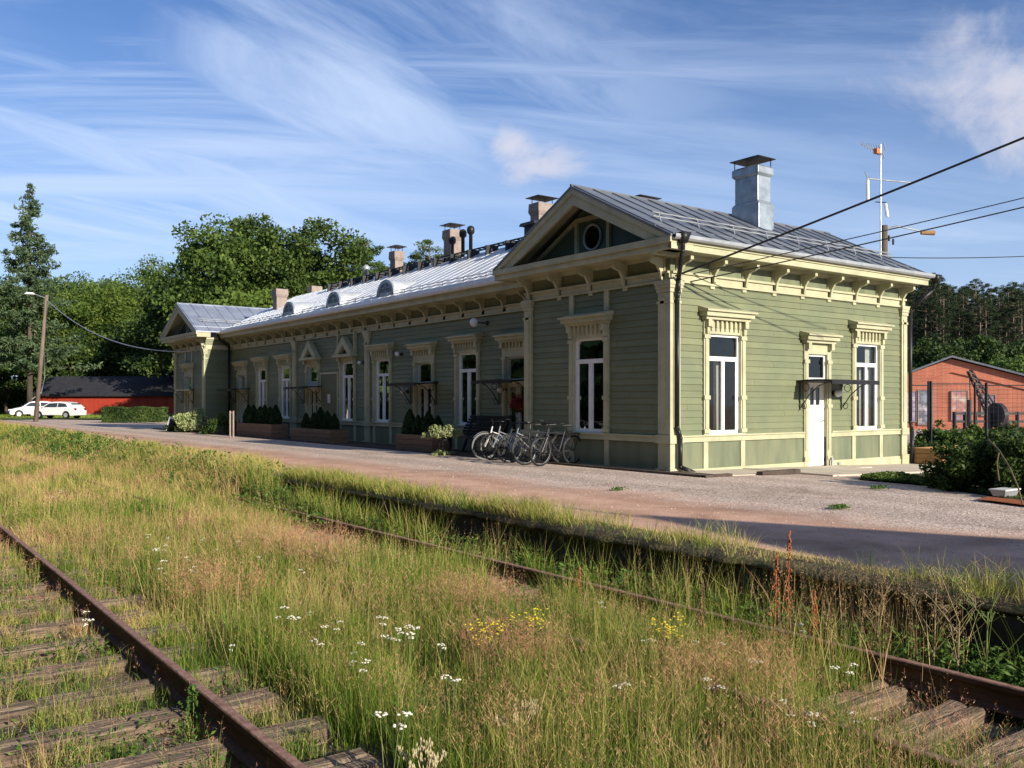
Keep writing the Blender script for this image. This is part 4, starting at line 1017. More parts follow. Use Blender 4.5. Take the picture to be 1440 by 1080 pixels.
def thuja(h,r,seed,label,group):
    global rng; rng=np.random.default_rng(seed); root=empty('thuja',(0,0,0),label,'conical shrub',group)
    n=2600; z=rng.random(n)**.9; a=rng.random(n)*6.283; rad=r*np.sin(np.clip((1-z)*1.9,0,1.57))**.8*(.75+.35*rng.random(n))*(1+.12*np.sin(a*5+z*9))
    C=np.stack([np.cos(a)*rad,np.sin(a)*rad,z*h+.02],1); fmesh('foliage',leaf_quads(C,.035,.1,.5),4,M['thuja'],root)
    mb=MB(); mb.tube((0,0,-.1),(0,0,h*.85),.018,.006,6); mb.build('stem',M['stem'],root); return root
tj=[thuja(.75,.20,300+i,'small dark conical thuja in the box below the middle canopy','thujas in the middle box') for i in range(2)]
# boxes in front of the long wall
bx_=[('wooden_planter',13.95,14.65,22.9,25.1,.50,'brown board planter nearest the bicycles, four thujas in it',[(23.15,.62),(23.7,.74),(24.3,.62),(24.85,.78)],'small dark conical thuja in the planter nearest the bicycles','thujas in the nearest planter'),
     ('wooden_planter',13.95,14.65,29.9,33.5,.50,'brown board planter below the pedimented doorway',[(30.3,.6),(30.9,.68),(31.5,.8),(32.1,.62),(32.8,.6)],'dark conical thuja in the planter below the pedimented doorway','thujas in the second planter'),
     ('wooden_planter',13.95,14.65,35.5,39.6,.58,'brown board planter farthest along the wall',[(35.9,.8),(36.5,.72),(37.1,.8),(37.7,.74),(38.4,.8),(39.1,.8)],'dark conical thuja in the farthest planter','thujas in the farthest planter')]
for nm,x0,x1,y0,y1,h,lab,tt,tl,tg in bx_:
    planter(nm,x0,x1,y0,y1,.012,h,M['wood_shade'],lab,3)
    for k,(yy,th) in enumerate(tt):
        o=copy_tree(tj[k%2]); o['label']=tl; o['group']=tg; place(o,14.3+.03*math.sin(k*3),yy,h-.08,k*1.7,th/.75*1.05)
for o in tj:
    for c in list(o.children): bpy.data.objects.remove(c)
    bpy.data.objects.remove(o)
# hedge row on the right behind the planter
for i,px in enumerate((1303,1318,1334,1352,1372,1392,1410,1430,1450)):
    t=27.6+.6*math.sin(i*2); x,y=at(px,t)
    shrub('hedge_plant',x,y,-.3,.62,.6,1.22+.12*math.sin(i*1.9),M['lf_mid'],'young bright green hedge plant in the row behind the timber planter','hedge plant',1500,.055,400+i,'hedge row by the mesh fence')
x,y=at(1290,26); shrub('hedge_plant',x,y,-.3,.8,.6,.75,M['lf_dark'],'low dark shrub beside the right drainpipe','shrub',1300,.05,431)
# dark bushes at the right edge
for i,(px,t,rx,h) in enumerate(((1362,15.6,.72,1.02),(1398,15.2,.80,1.15),(1440,15.0,.85,1.25),(1475,14.6,.9,1.2),(1420,16.6,.9,1.15),(1392,16.9,.6,.9))):
    x,y=at(px,t); shrub('dark_bush',x,y,yz(x,y),rx,rx,h,M['lf_dark' if i%3 else 'lf_mid'],['dense dark bush at the left end of the right-hand thicket','dark twiggy bush in the middle of the right-hand thicket','tall dark bush at the right edge of the picture','dark bush beyond the right edge','dark bush at the back of the thicket','small dark bush beside the concrete paving'][i],'bush',6500,.035,450+i)
# soil bed and ground cover below them
b=MB(); pts=[(1205,17.9),(1300,16.6),(1385,14.6),(1480,12.6),(1540,16),(1480,23),(1330,21),(1215,18.6)]
q=[at(px,t) for px,t in pts]; b.add([(x,y,yz(x,y)+.03) for x,y in q],[tuple(range(len(q)))]); struct(b,'flower_bed',M['soil'])
def lowcover(name,poly_px,n,leaf,mat,label,z=0,hh=.15,seed=9,cat='ground cover'):
    global rng; rng=np.random.default_rng(seed); P_=np.array([at(*p) for p in poly_px]); a=rng.random((n,4))
    # bilinear patch over four corners
    u,v=a[:,0],a[:,1]; XY=((1-u)*(1-v))[:,None]*P_[0]+(u*(1-v))[:,None]*P_[1]+(u*v)[:,None]*P_[2]+((1-u)*v)[:,None]*P_[3]
    zz=np.array([yz(x,y) for x,y in XY])+.02+a[:,2]*hh*(.4+.6*np.sin(XY[:,0]*3.1)*np.sin(XY[:,1]*2.7)); zz=np.maximum(zz,np.array([yz(x,y) for x,y in XY])+.02)
    o=fmesh(name,leaf_quads(np.column_stack([XY,zz]),leaf,.6),4,mat); return tag(o,label,cat,kind='stuff')
lowcover('ground_cover',[(1210,17.9),(1345,16.0),(1355,18.6),(1215,18.5)],6500,.035,M['lf_mid'],'low green weeds at the edge of the concrete paving',hh=.16)
lowcover('ground_cover',[(1330,15.9),(1480,12.9),(1480,14.6),(1330,16.6)],4500,.03,M['lf_dark'],'straggly low weeds along the front of the dark bushes',hh=.12,seed=12)
# white plastic box end and orange bark below the bushes
x,y=at(1413,14.2); r_=empty('plastic_trough',(x,y,yz(x,y)),'small white and grey trough lying under the dark bushes','trough')
mb=MB(); mb.taper(x,y,yz(x,y)+.035,yz(x,y)+.13,.20,.09,.24,.12); mb.build('trough_body',M['gutter'],r_,bevel=.01); mb=MB(); mb.box(x-.25,x+.25,y-.13,y+.13,yz(x,y)+.131,yz(x,y)+.15); mb.build('trough_rim',M['white'],r_)
b=MB(); q=[at(px,t) for px,t in ((1372,13.6),(1450,12.7),(1470,13.1),(1390,14.0))]; b.add([(x,y,yz(x,y)+.036) for x,y in q],[(0,1,2,3)])
struct(b,'bark_strip',mat_noise('orange_bark_chips',(.22,.05,.02),(.42,.13,.05),14,.95,1,50,c3=(.16,.08,.05)))
# bent dry branch in front of the bushes
mb=MB(); bp=[at(1440,12.9),at(1432,13.1),at(1420,13.4),at(1405,13.9),at(1390,14.3)]; bz=[.05,.35,.62,.85,1.0]
mb.path([(p[0],p[1],z-.1) for p,z in zip(bp,bz)],.012); c0=at(1405,13.9); mb.path([(c0[0],c0[1],.74),(*at(1402,13.8),.55),(*at(1405,13.7),.3)],.01)
tag(mb.build('bare_branch',M['stem']),'bent bare grey branch arching in front of the dark bushes','branch')

# ------------------------------------------------------------------ things along the wall
def bicycle(frame_mat,label,dark=False,step=True):
    r=empty('bicycle',(0,0,0),label,'bicycle','bicycles parked by the kerb'); WR=.335; B=M['black']
    for x in (-.53,.53):
        mb=MB(); mb.ring((x,0,WR),(0,1,0),WR,.021,36,8); w=mb.build('wheel_tyre',B if dark else M['tyre_pale'],r,smooth=True)
        mb=MB(); mb.ring((x,0,WR),(0,1,0),WR-.03,.009,36,5); mb.build('rim',M['rim_grey'],w)
        mb=MB(); 
        for i in range(20):
            a=i*math.pi/10; mb.tube((x,.02*(-1)**i,WR),(x+math.cos(a)*(WR-.03),0,WR+math.sin(a)*(WR-.03)),.0018,n=3,cap=False)
        mb.tube((x,-.05,WR),(x,.05,WR),.022,n=8); mb.build('spokes',M['rim_grey'],w)
        mb=MB(); k=14; vs=[];fs=[]
        a0,a1=(R(-5),R(170)) if x<0 else (R(35),R(170))
        for i in range(k+1):
            a=a0+(a1-a0)*i/k
            for s in (-1,1): vs.append((x+math.cos(a)*(WR+.045),s*.028,WR+math.sin(a)*(WR+.045)))
        for i in range(k): fs.append((2*i,2*i+1,2*i+3,2*i+2))
        mb.add(vs,fs); mb.build('mudguard',frame_mat,r)
    mb=MB(); bb=(-.06,0,.29); sp=(-.20,0,.72); hd=(.34,0,.80); hb=(.37,0,.68); 
    mb.tube(bb,(-.22,0,.78),.016); 
    if step: mb.tube((-.14,0,.52),(.35,0,.72),.016); mb.tube(bb,(.365,0,.66),.018)
    else: mb.tube((-.20,0,.74),(.34,0,.77),.015); mb.tube(bb,(.365,0,.66),.018)
    mb.tube(hb,(.325,0,.86),.019)
    for s in (-1,1):
        mb.tube(bb,(-.53,s*.06,WR),.009); mb.tube((-.18,0,.66),(-.53,s*.06,WR),.008); mb.tube((.375,s*.035,.66),(.53,s*.05,WR),.011)
    mb.tube((.375,-.04,.66),(.375,.04,.66),.014); mb.build('frame',frame_mat,r)
    mb=MB(); mb.tube((-.22,0,.76),(-.25,0,.90),.012,n=6); mb.add([(-.38,-.08,.92),(-.38,.08,.92),(-.12,.02,.92),(-.12,-.02,.92),(-.38,-.07,.965),(-.38,.07,.965),(-.12,.015,.94),(-.12,-.015,.94)],[(0,3,2,1),(4,5,6,7),(0,1,5,4),(1,2,6,5),(2,3,7,6),(3,0,4,7)]); mb.build('saddle',B,r,bevel=.012)
    mb=MB(); mb.tube((.325,0,.85),(.315,0,.98),.012,n=6); mb.path([(.12,-.29,1.0),(.22,-.27,1.02),(.33,-.10,.985),(.33,.10,.985),(.22,.27,1.02),(.12,.29,1.0)],.012)
    mb.build('handlebar',B,r)
    mb=MB(); mb.tube((-.06,-.05,.29),(-.06,.05,.29),.03,n=10); mb.ring((-.06,.04,.29),(0,1,0),.085,.006,20,4)
    mb.tube((-.06,.07,.29),(.08,.07,.21),.010,n=5); mb.tube((-.06,-.07,.29),(-.20,-.07,.37),.010,n=5); mb.box(.03,.13,.07,.15,.195,.22); mb.box(-.25,-.15,-.15,-.07,.36,.385); mb.build('crank',B,r)
    mb=MB(); mb.box(-.72,-.36,-.06,-.045,.735,.745);mb.box(-.72,-.36,.045,.06,.735,.745);mb.box(-.72,-.36,-.006,.006,.735,.745)
    for s in (-1,1): mb.tube((-.66,s*.055,.74),(-.53,s*.065,WR),.005,n=4)
    mb.box(-.725,-.71,-.06,.06,.735,.745); mb.box(-.37,-.355,-.06,.06,.735,.745); mb.build('carrier',B,r)
    return r
M['rim_grey']=mat_plain('dull_rim_metal',(.16,.165,.17),.45,.6)
M['tyre_pale']=mat_plain('worn_grey_tyre',(.20,.20,.195),.7)
M['bike_silver']=mat_plain('silver_frame_paint',(.38,.40,.43),.3,.5); M['bike_white']=mat_plain('white_frame_paint',(.72,.72,.70),.35)
M['bike_dark']=mat_plain('dark_frame_paint',(.03,.032,.04),.35)
cr=-math.atan2(FX,FY)
for k,(px,t,rot,mt,dk,lab,stp) in enumerate(((708,23.6,cr+R(200),'bike_white',False,'bicycle with a pale rear wheel, leftmost of the parked row',True),
     (722,23.2,cr+R(192),'bike_silver',True,'silver step-through bicycle in the middle of the parked row',True),
     (744,22.3,cr+R(205),'bike_silver',True,'silver-framed bicycle with dark tyres beside the wing corner',True),
     (765,21.6,cr+R(212),'bike_dark',True,'dark bicycle below the wing window, second from the right',False),
     (782,21.3,cr+R(222),'bike_dark',True,'black bicycle farthest right against the green wing',False))):
    o=bicycle(M[mt],lab,dk,stp); x,y=at(px,t); o.location=(x,y,.015); o.rotation_euler=(R(7 if k%2 else -5),0,rot)
# black slatted bench with tall back behind the bicycles
root=empty('slatted_bench',(15.0,22.0,.012),'black slatted bench with a tall sloping back behind the bicycles','bench')
mb=MB()
for i in range(7):
    z=.50+i*.085; x=15.02+.055*i; mb.box(x,x+.03,20.9,23.0,z,z+.07)
mb.build('backrest',M['black'],root)
mb=MB(); 
for i in range(5): mb.box(14.50+i*.105,14.59+i*.105,20.9,23.0,.43,.465)
mb.build('seat',M['black'],root)
for y in (21.0,22.85):
    mb=MB(); mb.box(14.52,14.58,y,y+.06,.012,.43); mb.build('leg',M['black'],root); mb=MB(); mb.prism([(14.98,y,.012),(15.05,y,.012),(15.46,y,1.1),(15.39,y,1.1)],(0,.06,0)); mb.build('leg',M['black'],root)
# white-green potted plants on stands
x,y=at(625,25.2); root=empty('plant_stand',(x,y,.012),'slim iron stand with a spilling pale plant beside the nearest planter','plant stand')
mb=MB(); 
for i in range(4): a=i*1.57+.7; mb.tube((x+.18*math.cos(a),y+.18*math.sin(a),.012),(x+.12*math.cos(a),y+.12*math.sin(a),.50),.011,n=5)
mb.build('stand_legs',M['black'],root); mb=MB(); mb.lathe((x,y,.42),[(.12,0),(.18,.22),(.19,.23)],14); mb.build('pot',M['ladder'],root)
shrub('trailing_plant',x,y,.50,.55,.5,.36,M['lf_pale'],'pale lime plant spilling from the pot on the iron stand','potted plant',2600,.04,500)
x,y=at(622,25.6); shrub('low_pale_plant',x-.15,y-.3,.012,.35,.3,.14,M['lf_pale'],'low pale plant on the ground below the iron stand','plant',500,.03,501)
x,y=at(272,44.5); shrub('pale_bush',x,y,0,1.0,.9,1.12,M['lf_pale'],'pale variegated bush in front of the far left wing','bush',4200,.06,502)
x,y=at(262,45.5); shrub('low_dark_bush',x,y,0,1.1,.6,.55,M['lf_dark'],'low dark bush below the pale one by the far wing','bush',1800,.06,503)
x,y=at(310,41.5); shrub('dark_shrub',x,y,0,.9,.6,.95,M['lf_dark'],'dark shrub between the far wing and the farthest planter','shrub',2200,.06,504)
# hanging basket with red flowers under the near canopy
bx2,by2=XM-.85,yof(729,XM-.85); root=empty('hanging_basket',(bx2,by2,1.3),'hanging basket of red flowers below the near canopy','hanging basket'); mb=MB(); mb.lathe((bx2,by2,1.3),[(.04,0),(.14,.06),(.18,.18)],12); mb.build('basket',M['stem'],root)
mb=MB(); 
for a in (0,2.1,4.2): mb.tube((bx2+.17*math.cos(a),by2+.17*math.sin(a),1.48),(bx2,by2,2.05),.004,n=3)
mb.build('chain',M['black'],root)
rng=np.random.default_rng(8); C=clumps(np.array([[0,0,.22],[.12,.05,.16],[-.12,0,.15],[0,-.14,.12]]),260,np.array([.22,.18,.18,.18]),.9)
fmesh('flowers',leaf_quads(C,.03,.3),4,M['lf_red'],root); C=clumps(np.array([[0,0,.1],[.0,.1,.02]]),200,np.array([.2,.2]),.9); fmesh('leaves',leaf_quads(C,.03,.3),4,M['lf_mid'],root)
# A-frame board, pair of sign posts
x,y=at(243.5,47.5); root=empty('sandwich_board',(x,y,0),'small white A-frame board left of the station by the far wing','sign board')
for s in (-1,1):
    mb=MB(); ux=Vector((FY,-FX,0)); dv=Vector((FX,FY,0)); c=Vector((x,y,0))
    def g(a,z): return c+ux*a+dv*(s*(.32-.28*z/.72))+Vector((0,0,z))
    mb.prism([g(-.25,0),g(-.17,0),g(-.14,.6),g(.14,.6),g(.17,0),g(.25,0),g(.18,.72),g(-.18,.72)],dv*.03*s); mb.build('board_frame',M['white'],root)
    mb=MB(); mb.prism([g(-.16,.08),g(.16,.08),g(.135,.58),g(-.135,.58)],dv*.012*s); mb.build('board_face',M['ladder'],root)
root=empty('twin_post_sign',(*at(326,37.6),0),'pair of slim pinkish posts standing by the kerb near the farthest planter','post')
for px in (323.5,328): 
    x,y=at(px,37.6); mb=MB(); mb.box(x-.03,x+.03,y-.03,y+.03,0,1.12); mb.build('post',M['chim'],root)
mb=MB(); a=at(323.5,37.6); b2=at(328,37.6); mb.tube((*a,1.05),(*b2,1.05),.02,n=5); mb.build('crossbar',M['chim'],root)
# clipped hedge and trimmings near the barn
x,y=at(190,66); global_root=empty('clipped_hedge',(x,y,0),'long low dark clipped hedge left of the station','hedge')
rng=np.random.default_rng(31); n=15000; a=rng.random((n,3)); f=rng.integers(0,3,n)
hx=(a[:,0]-.5)*4.4; hd=(a[:,1]-.5)*1.2; hz=a[:,2]*1.05
hz=np.where(f==0,1.05-.08*a[:,2],hz); hd=np.where(f==1,-.6+.1*a[:,1],hd)
hz*=1+.05*np.sin(hx*3); C=np.column_stack([hx*FY+hd*FX,-hx*FX+hd*FY,hz+.03]); fmesh('foliage',leaf_quads(C,.07,.3),4,M['lf_dark'],global_root)
mb=MB()
for i in range(9): xx=x+(i-4)*.5*FY; yy=y-(i-4)*.5*FX; mb.tube((xx,yy,0),(xx,yy,.9),.03,n=5)
mb.build('stem',M['stem'],global_root)
# ------------------------------------------------------------------ red barn
def barn():
    cx,cy=at(160,96); root=empty('red_barn',(cx,cy,0),'long low red wooden barn with a black roof behind the cars','barn'); A=Vector((cx,cy,0))
    ux=Vector((FY,-FX,0)); ux.rotate(Matrix.Rotation(R(-4),3,'Z')); dv=Vector((-ux.y,ux.x,0)); L=17.0/2; D=6.5
    q=lambda a,d,z: tuple(A+ux*a+dv*d+Vector((0,0,z)))
    a0,a1=-8.6,8.6
    mb=MB(); mb.prism([q(a0,0,0),q(a0,D,0),q(a0,D,2.25),q(a0,D/2,3.9),q(a0,0,2.25)],ux*(a1-a0)); mb.build('wall',M['red'],root)
    mb=MB()
    for s,(d0,d1) in enumerate(((-.45,D/2),(D+.45,D/2))):
        mb.prism([q(a0-.35,d0,2.08),q(a0-.35,d1,4.15),q(a0-.35,d1,4.3),q(a0-.35,d0,2.23)],ux*(a1-a0+.7))
    mb.build('roof',M['barn_roof'],root)
    mb=MB(); mb.prism([q(7.3,-.03,0),q(8.2,-.03,0),q(8.2,-.03,1.9),q(7.3,-.03,1.9)],dv*.029); mb.build('door',M['ladder'],root)
    mb=MB(); mb.prism([q(a0,-.02,0),q(a1,-.02,0),q(a1,-.02,.22),q(a0,-.02,.22)],dv*.019); mb.build('stone_footing',M['chim'],root)
barn()
# ------------------------------------------------------------------ cars
def car(label,hatch=True):
    r=empty('parked_car',(0,0,0),label,'car','white cars parked by the barn'); W=.88
    body=[(-2.12,.30),(-2.16,.62),(-2.05,.88),(-1.95,.98),(1.0,.95),(1.75,.80),(2.08,.62),(2.12,.40),(2.05,.26),(1.75,.24)]
    # wheel arches
    def arch(cx): return [(cx+.37*math.cos(a),.30+.37*math.sin(a)) for a in [math.pi*i/8 for i in range(9)]]
    poly=body+[(p[0],max(.24,p[1])) for p in arch(1.32)]+[(p[0],max(.24,p[1])) for p in arch(-1.28)]+[(-1.7,.24),(-2.05,.26)]
    mb=MB(); mb.prism([(x,-W,z) for x,z in poly],(0,2*W,0)); mb.build('body',M['car_paint'],r,bevel=.05)
    rl=-1.9 if hatch else -2.0
    cab=[(-2.0,.96),(-1.72,1.24),(-1.35,1.42),(-.7,1.50),(0,1.48),(.42,1.39),(1.12,.94)] if hatch else [(rl,.95),(rl+.28,1.36),(-.9,1.47),(0,1.46),(.42,1.38),(1.12,.94)]
    n=len(cab); vs=[(x,-W+.02-(0 if z<1 else -.16),z) for x,z in cab]+[(x,W-.02-(0 if z<1 else .16),z) for x,z in cab]
    mb=MB(); mb.add(vs,[tuple(range(n)),tuple(range(2*n-1,n-1,-1))]+[(i,n+i,n+(i+1)%n,(i+1)%n) for i in range(n)]); cb=mb.build('cabin',M['car_paint'],r,bevel=.03)
    mb=MB()
    for s in (-1,1):
        for (xa,xb,xc,xd) in ((rl+.42,-.55,-.55,rl+.55),(-.47,.30,.30,-.47)):
            f=lambda x,z: (x,s*(W-.02-.16*(z-.95)/.5+.012),z)
            if xa<-.5: q=[f(-1.45,1.04),f(-.52,1.0),f(-.52,1.38),f(-1.18,1.32)]
            else: q=[f(-.45,1.0),f(.86,1.0),f(.36,1.33),f(-.45,1.38)]
            mb.add(q,[(0,1,2,3)])
    mb.build('side_window',M['car_glass'],cb)
    mb=MB(); mb.add([(1.06,-.72,.985),(1.06,.72,.985),(.47,.62,1.37),(.47,-.62,1.37)],[(0,1,2,3)]); mb.add([(rl+.03,-.70,1.03),(rl+.03,.70,1.03),(rl+.24,.62,1.34),(rl+.24,-.62,1.34)],[(0,1,2,3)])
    o=mb.build('windscreen',M['car_glass'],cb); o.location=(.012,0,.012)
    for x in (1.32,-1.28):
        for s in (-1,1):
            mb=MB(); mb.tube((x,s*.66,.31),(x,s*.86,.31),.31,n=24); w=mb.build('wheel',M['black'],r); mb=MB(); mb.tube((x,s*.84,.31),(x,s*.872,.31),.20,n=12); mb.build('rim',M['gutter'],w)
    mb=MB()
    for s in (-1,1):
        mb=MB(); mb.box(1.88,2.08,s*.58,s*.80,.60,.74); mb.build('headlight',M['glass_lamp'],r,bevel=.02)
        mb=MB(); mb.box(-2.15,-2.02,s*.60,s*.82,.74,.92); mb.build('tail_light',M['lf_red'],r)
        mb=MB(); mb.box(.78,.92,s*.90,s*1.02,.98,1.10); mb.build('wing_mirror',M['car_paint'],r,bevel=.02)
    mb=MB(); mb.box(2.09,2.13,-.4,.4,.32,.52); mb.build('grille',M['black'],r)
    return r
M['car_paint']=mat_plain('white_car_paint',(.72,.73,.74),.25,0,.6); M['car_glass']=mat_plain('dark_car_glass',(.03,.035,.04),.08,0,.8); M['glass_lamp']=mat_plain('lamp_lens',(.55,.57,.6),.15)
o=car('white hatchback parked side on, the nearer and right-hand of the two cars'); x,y=at(82,80); o.location=(x,y,.02); o.rotation_euler=(0,0,-TH+R(180-8))
o=car('white car half hidden behind the leaning pole, left of the hatchback',False); x,y=at(47,87); o.location=(x,y,.0); o.rotation_euler=(0,0,-TH+R(180+35)); o.scale=(1,1,1.06)
# ------------------------------------------------------------------ poles, wires, antenna
x0,y0=at(50,68); x1,y1=at(66,68); zt=1.5+(565-415)/1268*68
root=empty('utility_pole',(x0,y0,0),'leaning wooden pole with a street lamp beside the cars','utility pole')
mb=MB(); mb.tube((x0,y0,-.1),(x1,y1,zt),.17,.12,12); mb.build('pole',M['pine_bark'],root,smooth=True)
ax,ay=at(46,68); mb=MB(); mb.tube((x1,y1,zt-.25),(ax,ay,zt+.12),.03,n=6); la=mb.build('lamp_arm',M['gutter'],root); lx,ly=at(41,68)
mb=MB(); mb.taper(lx,ly,zt+.05,zt+.20,.38,.38,.2,.2); mb.build('lamp_head',M['white'],la)
mb=MB(); g1=at(60,68); mb.tube((*at(58,68),2.2),(*at(63,68),3.4),.025,n=5); mb.tube((*at(63,68),3.4),(*at(62,68),5.2),.02,n=5); mb.tube((*at(45,68),1.7),(*at(58,68),2.2),.05,n=5); mb.build('cable_bracket',M['gutter'],root)
def wire(name,p,q,sag,r,label,n=24,mat='black'):
    pts=[]; p=Vector(p);q=Vector(q)
    for i in range(n+1):
        f=i/n; v=p.lerp(q,f); v.z-=sag*4*f*(1-f); pts.append(v)
    cu=bpy.data.curves.new(name,'CURVE'); cu.dimensions='3D'; cu.bevel_depth=r; cu.bevel_resolution=1; sp=cu.splines.new('POLY'); sp.points.add(n)
    for i,v in enumerate(pts): sp.points[i].co=(*v,1)
    cu.materials.append(M[mat]); ob=bpy.data.objects.new(name,cu)
    dg=bpy.context.evaluated_depsgraph_get(); COL.objects.link(ob); me=bpy.data.meshes.new_from_object(ob.evaluated_get(bpy.context.evaluated_depsgraph_get())); 
    bpy.data.objects.remove(ob); o=bpy.data.objects.new(name,me); COL.objects.link(o); return tag(o,label,'cable')
def pz(px,py,t): x,y=at(px,t); return (x,y,1.5+(565-py)/1268*t)
wire('overhead_cable',(XW-.0,Y2+2.0,4.1),(x1,y1,zt-.4),1.1,.028,'thin cable from the leaning pole to the far left wing',mat='gutter')
def ray_end(p,px,py,t,k=2.2):
    a=Vector(p); b_=Vector(pz(px,py,t)); return tuple(a+(b_-a)*k)
for (p,px,py,t,r_,lab) in (((XW+.05,Y0-.1,4.20),1440,190,15.5,.022,'thick black cable rising steeply from the near corner to the upper right'),
                       ((XW+.55,Y0-.08,4.12),1440,288,17.5,.014,'lower of two close cables running from the frieze to the right edge'),
                       ((XW+.62,Y0-.08,4.30),1440,275,17.8,.011,'upper of two close cables running from the frieze to the right edge')):
    wire('overhead_cable',p,ray_end(p,px,py,t,1.5),.05,r_,lab)
px_,py_=at(1243.5,34); root=empty('lamp_pole',(px_,py_,-.3),'wooden pole with a street lamp arm behind the right wing roof','street lamp')
zt=1.5+(565-317)/1268*34; mb=MB(); mb.tube((px_,py_,-.4),(px_,py_,zt),.15,.12,12); mb.build('pole',M['bark'],root,smooth=True)
mb=MB(); mb.path([pz(1248,321,34),pz(1262,318,34),pz(1296,325,34)],.035); ar=mb.build('lamp_arm',M['galv'],root)
c=Vector(pz(1303,327.5,34)); u_=Vector((FY,-FX,0)); mb=MB(); mb.tube(c-u_*.22,c+u_*.30,.07,.10,10); mb.build('lamp_head',M['wood_new'],ar,bevel=.02)
mb=MB(); 
for q_ in ((1256,340),(1250,335)): mb.tube(pz(q_[0],q_[1]-4,34),pz(q_[0],q_[1]+4,34),.04,n=6)
mb.build('insulator',M['black'],root)
wire('overhead_cable',pz(1250,362,34),ray_end(pz(1250,362,34),1440,357,34,1.6),.1,.018,'cable running level from the lamp pole to the right edge')
# antenna mast
root=empty('antenna_mast',pz(1238,620,33.4),'slim grey antenna mast with aerials beside the lamp pole','antenna')
mb=MB(); mb.tube(pz(1238.5,640,33.4),pz(1238.5,203,33.4),.035,.025,8); mb.build('mast',M['galv'],root)
mb=MB(); mb.tube(pz(1219,251,33.4),pz(1284,257,33.4),.03,n=6); mb.tube(pz(1220,250,33.4),pz(1216,241,33.4),.02,n=5); mb.build('crossarm',M['galv'],root)
for (a,b2) in (((1220,253),(1220.5,282)),((1245,286),(1248,305))):
    mb=MB(); mb.tube(pz(*a,33.4),pz(*b2,33.4),.06,n=8); mb.build('panel_aerial',M['white'],root)
mb=MB(); mb.tube(pz(1210,202,33.4),pz(1240,214,33.4),.018,n=5)
for i in range(8):
    f=i/7; c=Vector(pz(1212+26*f,203+10*f,33.4)); w=.12+.20*f; d_=Vector((FX*.5,FY*.5,.85)).normalized(); mb.tube(c-d_*w,c+d_*w,.010,n=4)
mb.tube(pz(1236,205,33.4),pz(1244,222,33.4),.02,n=4); mb.tube(pz(1243,201,33.4),pz(1245,212,33.4),.02,n=4); mb.build('yagi_aerial',M['gutter'],root)
mb=MB(); c=Vector(pz(1234,213,33.4)); mb.box(c.x-.16,c.x+.16,c.y-.08,c.y+.08,c.z-.09,c.z+.09); mb.build('aerial_box',mat_plain('orange_plastic',(.55,.17,.05),.5),root)
mb=MB(); mb.tube(pz(1231,284,33.4),pz(1247,285,33.4),.02,n=5); mb.build('lower_bracket',M['black'],root)

# ------------------------------------------------------------------ shed behind the viewer whose gable and pole shade the platform
root=empty('goods_shed',(9.75,-12.5,0),'steep gabled shed standing on the platform behind the viewer','shed')
gx,gy=10.05,-8.2
mb=MB(); mb.prism([(gx-2.3,gy,-.1),(gx+2.6,gy,-.1),(gx+2.6,gy,3.3),(gx,gy,5.95),(gx-2.3,gy,3.6)],(0,-8,0)); mb.build('wall',M['red'],root)
mb=MB(); mb.prism([(gx-2.7,gy+.35,3.18),(gx,gy+.35,5.95),(gx,gy+.35,6.05),(gx-2.7,gy+.35,3.3)],(0,-8.7,0)); mb.prism([(gx+3.0,gy+.35,2.9),(gx,gy+.35,5.95),(gx,gy+.35,6.05),(gx+3.0,gy+.35,3.02)],(0,-8.7,0)); mb.build('roof',M['barn_roof'],root)
mb=MB(); mb.tube((gx-.02,gy-1,5.5),(gx-.02,gy-1,8.7),.045,.03,8); mb.build('flagpole',M['white'],root)

# ------------------------------------------------------------------ rails and sleepers
RT=-.35
def rail(x,y0,y1,label):
    h=.175; pr=[(-.065,0),(.065,0),(.065,.012),(.012,.030),(.009,.125),(.032,.137),(.033,.166),(.026,.175),(-.026,.175),(-.033,.166),(-.032,.137),(-.009,.125),(-.012,.030),(-.065,.012)]
    mb=MB(); n=len(pr); ys=[y0+(y1-y0)*(i/30)**2 for i in range(31)]; vs=[]
    for y in ys:
        for a,b2 in pr: vs.append((x+a+.004*math.sin(y*.7),y,RT-h+b2))
    fs=[(i*n+j,i*n+(j+1)%n,(i+1)*n+(j+1)%n,(i+1)*n+j) for i in range(30) for j in range(n)]
    fs+=[tuple(range(n))]
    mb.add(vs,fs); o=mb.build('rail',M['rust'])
    return tag(o,label,'rail')
XL1,XL2,XR1,XR2=.33,1.85,4.58,6.10
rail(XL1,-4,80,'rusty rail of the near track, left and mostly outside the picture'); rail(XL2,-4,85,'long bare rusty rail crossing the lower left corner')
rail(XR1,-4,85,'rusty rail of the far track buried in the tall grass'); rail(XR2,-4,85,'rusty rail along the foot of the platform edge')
def sleeper(seed,L=2.65):
    rnd=random.Random(seed); mb=MB(); nx_=14; vs=[];fs=[]; hw=.125; ht=.14
    prof=[(-hw,-ht),(-hw,-.012),(-hw+.015,0),(-.03,-.004),(.0,-.012-.01*rnd.random()),(.035,-.003),(hw-.015,0),(hw,-.014),(hw,-ht)]
    for i in range(nx_+1):
        x=-L/2+L*i/nx_; w=.012*rnd.uniform(-1,1)
        for a,b2 in prof: vs.append((x+(.02*rnd.uniform(-1,1) if i in(0,nx_) else 0),a+w+.005*rnd.uniform(-1,1),b2+.006*rnd.uniform(-1,1)))
    n=len(prof)
    for i in range(nx_):
        for j in range(n-1): fs.append((i*n+j,(i+1)*n+j,(i+1)*n+j+1,i*n+j+1))
    fs+=[tuple(range(n)),tuple(range((nx_+1)*n-1,nx_*n-1,-1))]
    mb.add(vs,fs); o=mb.build('sleeper',M['sleeper']); return tag(o,'s','sleeper')
protos=[sleeper(i) for i in range(4)]; used=set()
